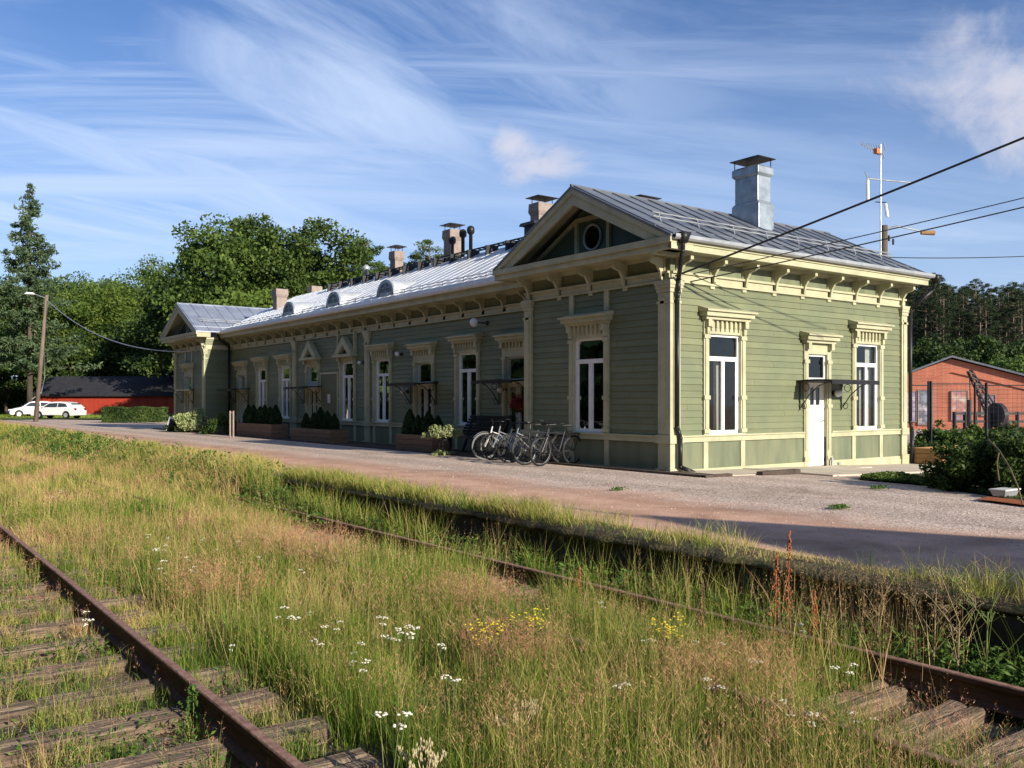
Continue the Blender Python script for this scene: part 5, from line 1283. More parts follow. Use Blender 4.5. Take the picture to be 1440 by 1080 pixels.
ys_l=[3.95,4.62,5.32,6.05,6.80,7.62,8.35,9.1,9.8,10.5,11.2,11.9,12.6,13.3,14,14.7,15.4,16.1,16.8]
ys_r=[1.95,2.50,3.04,3.6,4.2,4.8,5.4,6.0,6.6,7.2,7.8,8.4,9.0,9.6,10.2,10.8,11.4,12,12.6,13.2,13.8]
k=0
for ys,xc,gp,lb in ((ys_l,1.09,'sleepers of the near track','weathered grey-brown wooden sleeper under the near track at the left'),(ys_r,5.36,'sleepers of the far track','pale weathered sleeper half hidden in grass under the far track')):
    for i,y in enumerate(ys):
        o=protos[k%4] if k<4 else copy_tree(protos[k%4])
        o['label']=lb; o['group']=gp; o.location=(xc+.06*math.sin(k*3.3),y,RT-.175+.001+ (.012 if xc<2 else 0)*math.sin(k)); o.rotation_euler=(0,0,.02*math.sin(k*2.2)); k+=1
# ballast stones and bits
rng=np.random.default_rng(77)
def stones(n,x0,x1,y0,y1,z,smin,smax,label,seed):
    rg=np.random.default_rng(seed); mb=MB()
    for i in range(n):
        x=rg.uniform(x0,x1); y=y0+(y1-y0)*rg.random()**1.4; s_=rg.uniform(smin,smax); pts=[(x+s_*rg.uniform(.6,1)*a,y+s_*rg.uniform(.6,1)*b2,z+s_*rg.uniform(.4,.8)*c) for a,b2,c in ((1,0,0),(0,1,0),(-1,0,0),(0,-1,0),(0,0,1),(.6,.6,.5))]
        mb.add(pts,[(0,5,4),(5,1,4),(1,2,4),(2,3,4),(3,0,4),(0,1,5)])
    o=mb.build('ballast_stones',M['stone']); return tag(o,label,'gravel',kind='stuff')
stones(2200,-.5,2.6,3.2,9,BED+.0,.008,.026,'crushed stone ballast scattered between the near sleepers',1)
stones(1200,4.0,6.9,2,12,BED+.0,.012,.035,'crushed stone ballast beside the far rail',2)

rgp=np.random.default_rng(14); mb=MB()
for i in range(2600):
    x=7.6+6.0*rgp.random(); y=4+14*rgp.random()**1.2; s_=rgp.uniform(.006,.02); z=yz(x,y)
    mb.add([(x+s_*rgp.uniform(.6,1)*a,y+s_*rgp.uniform(.6,1)*b2,z+s_*rgp.uniform(.4,.8)*c) for a,b2,c in ((1,0,0),(0,1,0),(-1,0,0),(0,-1,0),(0,0,1),(.6,.6,.5))],[(0,5,4),(5,1,4),(1,2,4),(2,3,4),(3,0,4),(0,1,5)])
for px_t,t_,n_t,lab_ in ((1180,12.6,26,'small flat weed growing out of the gravel in front of the white door'),(870,15.2,14,'tiny green weed in the gravel before the near corner'),(560,15.5,22,'tuft of grass in the gravel near the platform edge'),(1235,15.6,16,'weed tuft in the gravel just before the paving')):
    x_,y_=at(px_t,t_); rgw=np.random.default_rng(int(px_t)); rw=empty('gravel_weed',(x_,y_,yz(x_,y_)),lab_,'weed'); rng=rgw
    Cw=np.column_stack([rgw.normal(size=n_t*9)*.09,rgw.normal(size=n_t*9)*.06,.012+.05*rgw.random(n_t*9)]); fmesh('foliage',leaf_quads(Cw,.022,.5,.4),4,M['lf_weed'],rw)
tag(mb.build('loose_pebbles',mat_noise('pebble_stone',(.30,.22,.18),(.62,.52,.45),9,.9)),'loose pebbles scattered over the gravel platform','gravel',kind='stuff')
# ------------------------------------------------------------------ grass
rg_=np.random.default_rng
def vnoise(x,y,sc,seed):
    rg=np.random.default_rng(seed); G=rg.random((64,64)); x=x*sc+100; y=y*sc+100
    xi=np.floor(x).astype(int);yi=np.floor(y).astype(int); fx=x-xi;fy=y-yi; fx=fx*fx*(3-2*fx);fy=fy*fy*(3-2*fy)
    g=lambda a,b: G[a%64,b%64]
    return (g(xi,yi)*(1-fx)+g(xi+1,yi)*fx)*(1-fy)+(g(xi,yi+1)*(1-fx)+g(xi+1,yi+1)*fx)*fy
def fb(x,y,sc,seed): return .5*vnoise(x,y,sc,seed)+.3*vnoise(x,y,sc*2.1,seed+1)+.2*vnoise(x,y,sc*4.3,seed+2)
def mat_grass():
    m,nt,out=newmat('meadow_grass'); L=nt.links.new
    a=N(nt,'ShaderNodeAttribute'); a.attribute_name='tint'; h=N(nt,'ShaderNodeAttribute'); h.attribute_name='hgt'; g=N(nt,'ShaderNodeNewGeometry')
    ad=N(nt,'ShaderNodeMath',operation='MULTIPLY_ADD'); ad.inputs[1].default_value=.26; L(g.outputs['Random Per Island'],ad.inputs[0]); L(a.outputs['Fac'],ad.inputs[2])
    rp=ramp(nt,[(0,(.055,.125,.018)),(.2,(.135,.235,.030)),(.42,(.29,.33,.065)),(.62,(.52,.45,.17)),(.82,(.64,.46,.26)),(1,(.46,.23,.165))]); L(ad.outputs[0],rp.inputs[0])
    rp2=ramp(nt,[(0,(.95,1.0,.95)),(1,(1.12,1.05,.95))]); L(h.outputs['Fac'],rp2.inputs[0])
    mx=N(nt,'ShaderNodeMix',data_type='RGBA',blend_type='MULTIPLY'); mx.inputs['Factor'].default_value=1; L(rp.outputs[0],mx.inputs['A']); L(rp2.outputs[0],mx.inputs['B'])
    p=N(nt,'ShaderNodeBsdfPrincipled'); p.inputs['Roughness'].default_value=.6; p.inputs['Specular IOR Level'].default_value=.2; tr=N(nt,'ShaderNodeBsdfTranslucent'); ms=N(nt,'ShaderNodeMixShader'); ms.inputs[0].default_value=.35
    L(mx.outputs['Result'],p.inputs['Base Color']); L(mx.outputs['Result'],tr.inputs['Color']); L(p.outputs[0],ms.inputs[1]); L(tr.outputs[0],ms.inputs[2]); L(ms.outputs[0],out.inputs[0]); return m
M['grass']=mat_grass()
def blades(x,y,z,h,w,tint,lean=.35,seed=0):
    """curved tapering blades: 3 triangles each"""
    rg=np.random.default_rng(seed); n=len(x); a=rg.random(n)*6.283; dx=np.cos(a);dy=np.sin(a); b=rg.random(n)*6.283; lx=np.cos(b);ly=np.sin(b)
    l1=h*lean*(.1+.5*rg.random(n)); l2=l1*(1.6+1.6*rg.random(n))
    B=np.stack([x,y,z],1); D=np.stack([dx,dy,dx*0],1)*w[:,None]; Lv=np.stack([lx,ly,lx*0],1); U=np.array([0,0,1.0])
    Mi=B+Lv*l1[:,None]+U*(h*.58)[:,None]; T=B+Lv*l2[:,None]+U*(h*.98)[:,None]
    p0=B-D;p1=B+D;p2=Mi-D*.75;p3=Mi+D*.75
    V=np.stack([p0,p1,p3, p0,p3,p2, p2,p3,T],1).reshape(-1,3)
    hh=np.tile(np.array([0,0,.58,0,.58,.58,.58,.58,1.0]),n); tt=np.repeat(tint,9); return V,hh,tt
def panicles(x,y,z,h,tint,spread,nb,seed,sw=.0016):
    """seed heads: a thin stalk and a haze of fine spikelets"""
    rg=np.random.default_rng(seed); n=len(x); b=rg.random(n)*6.283; ln=h*.16*rg.random(n)
    B=np.stack([x,y,z],1); T=B+np.stack([np.cos(b)*ln,np.sin(b)*ln,h],1); a=rg.random(n)*6.283; D=np.stack([np.cos(a),np.sin(a),a*0],1)*sw
    V1=np.stack([B-D,B+D,T],1).reshape(-1,3); h1=np.tile([0,0,1.0],n); t1=np.repeat(tint*.8,3)
    idx=np.repeat(np.arange(n),nb); f=rg.random(len(idx)); c=B[idx]+(T-B)[idx]*(.62+.38*f)[:,None]; aa=rg.random(len(idx))*6.283; r=spread*h[idx]*(1.05-f)*(.3+.7*rg.random(len(idx)))
    e=c+np.stack([np.cos(aa)*r,np.sin(aa)*r,r*.9+.004],1); wv=rand_unit(len(idx))*(sw*1.7)
    m_=c+(e-c)*.55
    V2=np.stack([m_-wv,m_+wv,e],1).reshape(-1,3); h2=np.ones(len(V2)); t2=np.repeat(tint[idx]+.12*rg.random(len(idx)),3)
    return np.concatenate([V1,V2]),np.concatenate([h1,h2]),np.concatenate([t1,t2])
def sample(n,x0,x1,r0,r1,seed,pw=1.0):
    """points in the field of view between depths r0 and r1"""
    rg=np.random.default_rng(seed); t=r0+(r1-r0)*rg.random(n*3)**pw; a=rg.uniform(-.70,.72,n*3)
    x=t*(FX+FY*a); y=t*(FY-FX*a); k=(x>x0)&(x<x1); return x[k][:n],y[k][:n],t[k][:n]
SLY=np.array(ys_l); SRY=np.array(ys_r)
def cover(x,y):
    """how much grass grows at a place (0 bare .. 1 dense)"""
    c=np.ones_like(x); n1=fb(x,y,.9,5)
    near=(x<2.5); dl=np.min(np.abs(y[:,None]-SLY[None]),axis=1)
    bare=(dl<.15)&near&(y<8.6); n2=fb(x,y,2.6,15); c=np.where(near,np.clip((y-2.2)/5.2,.2,1.3)*np.clip((n2-.33)*4.5,.10,1.3),c); c=np.where(bare,c*np.where(y<6.6,.10,.38),c)
    c=np.where((x>1.45)&(x<1.85)&(y<8),c*.6,c)
    c=np.where((np.abs(x-XL2)<.07),c*.15,c); c=np.where((x>1.9)&(x<2.45)&(y<7.4),c*.8,c)
    dr=np.min(np.abs(y[:,None]-SRY[None]),axis=1); c=np.where((x>4.85)&(x<6.2)&(y<3.5)&(dr<.2),c*.04,c)
    c=np.where((x>5.7)&(x<6.3)&(y>3)&(y<16),c*.30,c); c=np.where((x>4.7)&(x<6.2)&(y<4.0),c*.4,c)
    c=np.where((x>6.0)&(y<17),c*.20,c)
    c=np.where(n1<.30,c*.35,c); c=np.where((x>5.35)&(x<=6.0)&(y>3.2)&(y<14),c*.45,c)
    return c
def tintmap(x,y):
    t=(fb(x,y,.55,21)-.5)*2.3+.32+ (fb(x,y,2.2,25)-.5)*.6
    t=np.where((x<3.2)&(x>1.95)&(y>6),t-.14,t)
    return np.clip(t,0,.95)
Vs=[];Hs=[];Ts=[]
def addg(r): Vs.append(r[0]);Hs.append(r[1]);Ts.append(r[2])
def hmap(x,y): 
    h=.20+.46*fb(x,y,.6,40); h=np.where(x<2.0,h*.55,h); h=np.where((x>2)&(x<2.5),h*.7,h); h=np.where((x>6.0)&(y<16),h*.5,h); h=np.where((x>4.95)&(x<=6.0)&(y<16),h*(1-.55*np.clip((x-4.95)/.5,0,1)),h); h=h*(1-.4*np.exp(-((x-5.3)/.6)**2-((y-3)/1.0)**2)); return h
def tussocks(x,y,h,tint,nb,sp,w,seed,lean=.55):
    """clumps of blades fanning out from a common base"""
    rg=np.random.default_rng(seed); k=np.repeat(np.arange(len(x)),nb); n=len(k); a=rg.random(n)*6.283; r=sp*rg.random(n)**.6; ox=np.cos(a)*r; oy=np.sin(a)*r
    px=x[k]+ox; py=y[k]+oy; hh=h[k]*(.35+.75*rg.random(n)); b=a+rg.normal(size=n)*.7; l1=hh*lean*(.05+.45*rg.random(n)); l2=l1*(1.7+2.0*rg.random(n)); drop=1-.22*rg.random(n)*(l2/hh)
    ww=w*(.5+.9*rg.random(n)); da=rg.random(n)*6.283; D=np.stack([np.cos(da),np.sin(da),da*0],1)*ww[:,None]; Lv=np.stack([np.cos(b),np.sin(b),b*0],1); U=np.array([0,0,1.0])
    B=np.stack([px,py,gz(px,py)],1); Mi=B+Lv*l1[:,None]+U*(hh*.6)[:,None]; T=B+Lv*l2[:,None]+U*(hh*drop)[:,None]
    p0=B-D;p1=B+D;p2=Mi-D*.75;p3=Mi+D*.75; V=np.stack([p0,p1,p3,p0,p3,p2,p2,p3,T],1).reshape(-1,3)
    tt=np.clip(tint[k]+.30*(rg.random(n)-.5)+np.where(rg.random(n)<.10,.3,0),0,.85)
    return V,np.tile(np.array([0,0,.6,0,.6,.6,.6,.6,1.0]),n),np.repeat(tt,9)
for (n,r0,r1,nb,sp,wd,seed) in ((4300,3.6,8,17,.06,.0021,1),(4600,7.5,14,16,.08,.0030,2),(3900,13,26,14,.12,.0052,3),(2700,25,50,14,.22,.010,4),(1700,48,95,12,.4,.020,5)):
    x,y,t=sample(n,-3 if r0<30 else -40,6.85,r0,r1,seed,.9); k=np.random.default_rng(seed+50).random(len(x))<cover(x,y)*np.clip((fb(x,y,1.7,77)-.24)*3.6,.12,1.2); x=x[k];y=y[k]
    rg=np.random.default_rng(seed+80); h=hmap(x,y)*(.5+.75*rg.random(len(x))); tn=np.clip(tintmap(x,y)*.8+.30*(rg.random(len(x))-.5),0,.8)
    addg(tussocks(x,y,h,tn,nb,sp,wd,seed+100))
    # short undergrowth between the tussocks
    m_=n*5; x,y,t=sample(m_,-3 if r0<30 else -40,6.85,r0,r1,seed+30,.9); k=np.random.default_rng(seed+51).random(len(x))<cover(x,y)*.8; x=x[k];y=y[k]; rg=np.random.default_rng(seed+81)
    addg(blades(x,y,gz(x,y),hmap(x,y)*(.15+.35*rg.random(len(x))),wd*(.6+.8*rg.random(len(x))),np.clip(tintmap(x,y)*.9+.35*(rg.random(len(x))-.4),0,.8),.8,seed+130))
# dense growth that swallows the left rail of the far track
for (n,y0_,y1_,wd,sd_) in ((900,2.8,14,.0028,721),(900,13,40,.007,722)):
    rg=np.random.default_rng(sd_); y=y0_+(y1_-y0_)*rg.random(n)**1.3; x=4.10+.75*rg.random(n); h=(.26+.30*fb(x,y,.8,83))*(.7+.5*rg.random(n)); addg(tussocks(x,y,h,np.clip(tintmap(x,y)*.75+.25*(rg.random(n)-.5),0,.8),15,.10,wd,sd_+9))
for (n,y0_,y1_,wd,sd_) in ((130,2.6,10,.0026,761),(330,9,18,.004,762)):   # rank grass standing against the wall and spilling over the edge
    rg=np.random.default_rng(sd_); y=y0_+(y1_-y0_)*rg.random(n*2); x=6.25+.5*rg.random(n*2); k=rg.random(n*2)<np.clip((fb(x,y,.9,86)-.40)*5,.02,1); x=x[k][:n];y=y[k][:n]; addg(tussocks(x,y,(.35+.40*rg.random(len(x))),np.full(len(x),.05)+.3*rg.random(len(x)),13,.05,wd,sd_+9,.45))
    n=int(n*1.9); y=y0_+(y1_-y0_)*rg.random(n*2); x=EDGE-.16+.55*rg.random(n*2)**1.4; k=rg.random(n*2)<np.clip((fb(x,y,.8,87)-.40)*5,.07,1); x=x[k][:n];y=y[k][:n]; V,hg,tt=tussocks(x,y,(.10+.26*rg.random(len(x))),np.full(len(x),.08)+.45*rg.random(len(x)),16,.07,wd*.9,sd_+19,.8)
    V[:,2]-=np.repeat(gz(np.repeat(x,16),np.repeat(y,16)),9)-.02; addg((V,hg,tt))
# strong green clumps in the middle of the meadow
for (cx_,cy_,rx_,ry_,n,wd,sd_) in ((3.1,6.6,.55,1.1,170,.0024,731),(4.1,4.6,.6,.5,130,.0022,732),(3.2,9.5,.7,1.6,200,.003,733),(4.9,4.6,.5,.7,160,.0024,734),(5.4,5.6,.45,1.0,150,.0026,735),(3.4,4.3,.35,.45,110,.002,736),(2.75,5.5,.3,.6,110,.0022,737),(4.5,7.4,.6,.9,170,.003,738),(3.6,12.5,.9,2.2,220,.004,739),(5.3,9.2,.45,1.5,170,.0032,743),(2.9,16,.8,2.5,200,.005,744),(5.0,15,.7,2.5,200,.005,745),(4.3,5.7,.3,.35,80,.0022,746),(5.0,3.9,.35,.3,80,.002,747),(5.75,4.45,.30,.85,120,.0022,748),(5.65,6.6,.25,.5,50,.0026,749),(5.7,9.0,.25,.7,50,.003,750),(3.9,3.9,.3,.25,60,.002,771),(2.7,6.9,.3,.4,60,.0024,772)):
    rg=np.random.default_rng(sd_); a=rg.random(n)*6.283; r=rg.random(n)**.5; x=cx_+rx_*r*np.cos(a); y=cy_+ry_*r*np.sin(a); addg(tussocks(x,y,.30+.26*rg.random(n),np.full(n,.06)+.16*rg.random(n),15,.06,wd,sd_+9,.4))
# taller growth against the platform edge farther down the line
for (n,y0_,y1_,wd,hh_,sd_) in ((3600,14,32,.0055,.42,711),(2600,30,88,.013,.46,712)):
    rg=np.random.default_rng(sd_); y=y0_+(y1_-y0_)*rg.random(n); x=5.6+2.3*rg.random(n)**1.1; k=rg.random(n)<np.clip((fb(x,y,.5,78)-.26)*4-np.clip(x-7.0,0,2)*.7,.04,1); x=x[k];y=y[k]
    h=hh_*(.35+.9*fb(x,y,.35,79))*(.6+.5*rg.random(len(x))); V,hg,tt=tussocks(x,y,h,np.clip(.08+.5*fb(x,y,.3,80)+.2*(rg.random(len(x))-.5),0,.7),14,.16,wd,sd_+9)
    addg((V,hg,tt))
# seed-headed grasses giving the reddish haze
for (n,r0,r1,nb,sw,seed) in ((5200,3.6,8,15,.0011,11),(6500,7.5,15,12,.0017,12),(6500,14,28,9,.0034,13),(5000,27,60,7,.008,14),(3000,58,95,5,.016,15)):
    x,y,t=sample(n,-3 if r0<30 else -30,6.7,r0,r1,seed,.9); red=fb(x,y,.5,61); k=(np.random.default_rng(seed).random(len(x))<cover(x,y)*np.clip(red*2.4-.55,.05,1)); kk=(x[k]<6.0)|(rg_(seed).random(k.sum())<.25); x=x[k][kk];y=y[k][kk]
    rg=np.random.default_rng(seed+9); h=hmap(x,y)*(.95+.5*rg.random(len(x))); tn=.62+.22*rg.random(len(x))+.10*(fb(x,y,.8,70)>.5)
    addg(panicles(x,y,gz(x,y),h,tn,.17,nb,seed+200,sw))
# ragged fringe of grass on and over the platform edge; it spreads onto the gravel farther away
def fringe(n,r0,r1,wd,seed,hs):
    rg=np.random.default_rng(seed); t=rg.uniform(r0,r1,n*6); a=rg.uniform(-.70,.72,n*6); x=t*(FX+FY*a); y=t*(FY-FX*a)
    lim=EDGE+.38+np.clip((y-14)/26,0,1)*1.5+ (fb(x,y,.7,90)-.5)*1.5
    k=(x>EDGE-.12)&(x<lim)&(rg.random(len(x))<np.clip(-.35+2.1*fb(x,y,1.3,95)-.45*(x-EDGE)**1.2,.02,1)); x=x[k][:n];y=y[k][:n]
    zz=np.where(x<EDGE,-.06,0.0); e=np.clip(1-(x-EDGE)/.8,.35,1)
    h=(.05+.17*fb(x,y,1.1,97))*hs*(.5+.8*rg.random(len(x)))*e; tn=np.clip(.14+.6*fb(x,y,.6,99)+.2*(rg.random(len(x))-.3),0,.8)
    addg(blades(x,y,zz,h,wd*(.6+.8*rg.random(len(x))),tn,.9,seed+3))
fringe(20000,5,12,.0024,301,.85); fringe(15000,11,22,.0042,302,1.25); fringe(12000,21,45,.009,303,1.3); fringe(5000,44,95,.018,304,1.5)
# lumpy turf lip rolled over the edge wall
def lip(y): return vnoise(np.array([y]),np.array([0.]),1.1,33)[0]*.5+vnoise(np.array([y]),np.array([3.]),3.3,34)[0]*.3+vnoise(np.array([y]),np.array([5.]),9.,35)[0]*.2
mb=MB(); vs=[];fs=[]; yy=2.0; rows=[]
while yy<88:
    f=lip(yy); w=-.10+.55*f; d=.22*max(0,f-.35); g_=.0+.12*f
    rows.append([(EDGE+.55,yy,-.01),(EDGE+.30,yy,.015+g_*.4),(EDGE+.05,yy,.012+g_*.6),(EDGE-.12-w*.15,yy,.0+g_*.5),(EDGE-.205-w*.30,yy,-.022),(EDGE-.20-w*.25,yy,-.035-d*.5),(EDGE-.17,yy,-.045-d*.6)]); yy+=.09 if yy<25 else .3
rows=[r_ for r_ in rows if r_[0][1]<22]
for r_ in rows: vs+=r_
for i in range(len(rows)-1):
    for j in range(6): fs.append((i*7+j,(i+1)*7+j,(i+1)*7+j+1,i*7+j+1))
mb.add(vs,fs); tag(mb.build('turf_lip',mat_noise('turf_soil',(.035,.028,.018),(.13,.105,.055),4,.95,1,25,c3=(.07,.085,.025),bdist=.03),smooth=True),kind='structure')
for (n,y0_,y1_,wd,sd_,hm) in ((9000,2.5,13,.0024,611,.8),(11000,12,32,.0045,612,1.2),(4000,30,80,.010,613,1.4)):
    rg=np.random.default_rng(sd_); y=y0_+(y1_-y0_)*rg.random(n); u_=rg.random(n); x=EDGE-.34+.8*u_; f=.5*vnoise(y,y*0,1.1,33)+.3*vnoise(y,y*0+3,3.3,34)+.2*vnoise(y,y*0+5,9.,35)
    keep=(x>EDGE-.13-.06*f*f)&(rg.random(n)<np.clip(fb(x*2,y,1.0,36)*3.2-1.0,.05,1)); x=x[keep];y=y[keep];f=f[keep]
    z=np.where(x>EDGE-.14,.02,-.03); hh=(.03+.26*fb(x,y,.9,97)**1.8)*(.35+.9*rg.random(len(x)))*hm*np.where((x<EDGE)&(y<14),.35,.8); addg(blades(x,y,z,hh,wd*(.6+.8*rg.random(len(x))),np.clip(.05+.65*fb(x,y,.6,99)+.12*rg.random(len(x)),0,.8),.6,sd_+7))
rg=np.random.default_rng(5); n=2600; y=2.5+20*rg.random(n)**1.3; hh=.03+.14*rg.random(n)**2; f=.5*vnoise(y,y*0,1.1,33)+.3*vnoise(y,y*0+3,3.3,34)+.2*vnoise(y,y*0+5,9.,35); x=EDGE-.18-.13*f*f
keep=rg.random(n)<(f>.52)*.9; y=y[keep];hh=hh[keep];x=x[keep];n=len(x); B=np.stack([x,y,-.04+0*x],1); D=np.stack([0*x,0*x+1,0*x],1)*.0025*(1+y[:,None]*.04); T=B+np.stack([-.07*rg.random(n),rg.normal(size=n)*.06,-hh],1)
V=np.stack([B-D,B+D,T],1).reshape(-1,3); Vs.append(V);Hs.append(np.full(len(V),.4));Ts.append(np.repeat(.2+.5*rg.random(n),3))
# tall tan stalks at the right beside the platform edge
rg=np.random.default_rng(9); n=260; t=6.2+2.0*rg.random(n); a=.27+.25*rg.random(n)**.8; x=t*(FX+FY*a); y=t*(FY-FX*a); x=np.clip(x,4.6,6.75)
addg(blades(x,y,np.full(n,BED),.30+.55*rg.random(n),np.full(n,.003),.40+.42*rg.random(n),.45,91)); addg(panicles(x,y,np.full(n,BED),.45+.45*rg.random(n),np.full(n,.66),.05,22,92,.0016))
# long pale stems standing above the rest, singly and in loose groups
for (n,y0_,y1_,sw_,sd_) in ((360,2.6,9,.0015,741),(260,8,20,.0028,742)):
    rg=np.random.default_rng(sd_); y=y0_+(y1_-y0_)*rg.random(n*3); x=2.3+4.2*rg.random(n*3); k=rg.random(n*3)<np.clip((fb(x,y,1.3,84)-.42)*5,.03,1)*np.where((x>4.7)&(y<3.8),.15,1); x=x[k][:n];y=y[k][:n]; h=.50+.32*rg.random(len(x))
    addg(blades(x,y,gz(x,y),h,np.full(len(x),sw_),.50+.2*rg.random(len(x)),.4,sd_+1)); addg(panicles(x,y,gz(x,y),h,.56+.12*rg.random(len(x)),.06,14,sd_+2,sw_*.9))
for (cx_,cy_,rx_,ry_,n,sd_) in ((4.7,4.0,.5,.45,300,751),(3.9,5.3,.4,.5,300,752),(2.9,8.9,.5,.8,260,753),(4.6,6.9,.5,.6,260,754),(4.4,10.5,.8,1.4,300,756)):
    rg=np.random.default_rng(sd_); a=rg.random(n)*6.283; r=rg.random(n)**.6; x=cx_+rx_*r*np.cos(a); y=cy_+ry_*r*np.sin(a); h=.34+.26*rg.random(n); addg(panicles(x,y,gz(x,y),h,.72+.10*rg.random(n),.20,22,sd_+2,.0011*(1+max(0,cy_-5)*.12)))
V=np.concatenate(Vs); gr=fmesh('meadow_grass',V,3,M['grass'],attr={'hgt':np.concatenate(Hs),'tint':np.concatenate(Ts)})
tag(gr,'tall green, straw and reddish meadow grass overgrowing both tracks','grass',kind='stuff')
print('grass tris',len(V)//3)
# broad-leaved weeds between far rail and platform edge
def weeds(n,x0,x1,y0,y1,hmax,leaf,seed,label,mat='lf_weed',z=BED,den=.45,pw=1.5):
    rg=np.random.default_rng(seed); y=y0+(y1-y0)*rg.random(n)**pw; x=rg.uniform(x0,x1,n); k=rg.random(n)<np.clip((fb(x,y,1.4,seed)-den)*6,0,1); x=x[k];y=y[k]; m=14
    idx=np.repeat(np.arange(len(x)),m); hp=hmax*(.4+.6*rg.random(len(x))); f=rg.random(len(idx)); r=.09*(1.1-f*.6); a=rg.random(len(idx))*6.283
    global rng; rng=rg
    C=np.stack([x[idx]+np.cos(a)*r,y[idx]+np.sin(a)*r,gz(x[idx],y[idx])+f*hp[idx]],1); sc=leaf*(1+np.clip(y[idx]-8,0,60)*.018)
    V=leaf_quads(C,1.0,.5,.42) if False else None
    nn=len(C); nrm=rand_unit(nn); nrm[:,2]+=.6; nrm/=np.linalg.norm(nrm,axis=1,keepdims=True); A=np.stack([np.cos(a),np.sin(a),.5+.0*a],1); A/=np.linalg.norm(A,axis=1,keepdims=True); Bv=np.cross(nrm,A); s_=(sc*(.6+.8*rg.random(nn)))[:,None]
    V=np.stack([C-A*s_*.6,C-Bv*s_*.36+A*s_*.1,C+A*s_,C+Bv*s_*.36+A*s_*.1],1).reshape(-1,3)
    return tag(fmesh('leafy_weeds',V,4,M[mat],),label,'weeds',kind='stuff')
weeds(2200,6.22,6.74,2.4,18,.40,.036,501,'bright green broad-leaved weeds along the foot of the platform edge',den=.33)
weeds(1500,5.7,7.2,13,50,.42,.045,502,'dense green weeds at the platform edge farther down the line',den=.2,pw=1.0)
weeds(1700,2.0,6.0,3.5,22,.24,.024,503,'low green herbs among the meadow grass',den=.5)
weeds(1300,-.2,1.8,4.2,12,.18,.024,504,'small bright green herbs between the near sleepers',den=.42)
# ------------------------------------------------------------------ individual flowers
M['yarrow']=mat_noise('cream_flower',(.62,.60,.48),(.78,.77,.66),30,.8); M['yellow']=mat_noise('yellow_flower',(.55,.42,.02),(.72,.60,.05),30,.8); M['greenstem']=mat_noise('green_stem',(.10,.15,.04),(.16,.20,.06),20,.7)
M['dock']=mat_noise('rust_seed_head',(.26,.075,.03),(.42,.14,.06),40,.9); M['straw']=mat_noise('straw_stem',(.42,.36,.2),(.58,.5,.32),20,.8)
def yarrow(seed,h):
    rd=random.Random(seed); r=empty('yarrow_plant',(0,0,0),'white-flowered yarrow standing in the meadow grass','wild flower','yarrow plants in the grass'); st_=MB(); fl=MB()
    for j in range(rd.randint(2,4)):
        lx,ly=rd.uniform(-.09,.09),rd.uniform(-.09,.09); hh=h*rd.uniform(.8,1.05); st_.tube((lx*.2,ly*.2,0),(lx,ly,hh-.03),.0032,.002,4,False)
        for i in range(9):
            a=rd.random()*6.28; rr=.032*math.sqrt(rd.random()); p=(lx+math.cos(a)*rr,ly+math.sin(a)*rr,hh+rd.uniform(-.006,.006)-rr*.3); st_.tube((lx,ly,hh-.035),p,.0012,n=3,cap=False); fl.lathe(p,[(.002,-.003),(.0085,.0),(.006,.005)],6)
        fl.build('flower_head',M['yarrow'],r); fl=MB()
    st_.build('stem',M['greenstem'],r); return r
yp=[yarrow(i,.42) for i in range(4)]
fl_px=[(545,1010,1.15),(560,885,1),(572,890,1.1),(580,883,1),(552,895,.9),(505,905,.9),(495,930,.8),(410,870,1),(470,880,.9),(395,855,1),(438,860,.8),(215,775,.9),(230,770,.9),(225,790,1),(350,735,.8),(300,775,.8),(275,800,.8),(115,862,.8),(132,870,.9),(905,905,.9),(1010,960,.9),(1100,990,.9),(1150,1000,1),(870,970,.9),(1215,1005,.8),(980,905,.8),(330,905,.7),(72,700,.7),(90,690,.7),(700,900,.7),(845,845,.8),(770,740,.8),(905,760,.8),(1130,880,.9),(262,782,.8),(288,760,.75),(318,748,.75),(338,762,.8),(362,782,.8),(240,758,.7),(206,752,.7),(388,742,.7),(420,800,.8),(455,905,.95),(530,870,.95),(520,930,1),(615,905,.9),(640,955,1),(60,640,.6),(95,655,.6),(130,672,.65),(1060,930,.9),(1190,940,.9),(1010,905,.85)]
for i,(px,py,s_) in enumerate(fl_px):
    ztop=BED+.40*s_; t=(CAMZ-ztop)*1268/(py-565); x,y=at(px,t); o=yp[i] if i<4 else copy_tree(yp[i%4]); place(o,x,y,BED,i*1.7,s_)
def ragwort(x,y,h,label,seed):
    rd=random.Random(seed); r=empty('yellow_flower_plant',(x,y,BED),label,'wild flower'); a_=MB(); b_=MB(); l_=MB()
    for j in range(7):
        lx,ly=x+rd.uniform(-.13,.13),y+rd.uniform(-.13,.13); hh=BED+h*rd.uniform(.75,1.05); a_.tube((x+(lx-x)*.2,y+(ly-y)*.2,BED),(lx,ly,hh),.0035,.002,4,False)
        for i in range(10): p=(lx+rd.uniform(-.05,.05),ly+rd.uniform(-.05,.05),hh+rd.uniform(-.05,.03)); a_.tube((lx,ly,hh-.06),p,.0012,n=3,cap=False); b_.lathe(p,[(.002,-.003),(.011,0),(.005,.006)],6)
        b_.build('flower_head',M['yellow'],r); b_=MB()
    a_.build('stem',M['greenstem'],r)
    global rng; rng=np.random.default_rng(seed); C=np.column_stack([x+rng.normal(size=260)*.08,y+rng.normal(size=260)*.08,BED+h*.8*rng.random(260)]); fmesh('foliage',leaf_quads(C-np.array([x,y,BED]),.028,.3,.2),4,M['lf_weed'],r)
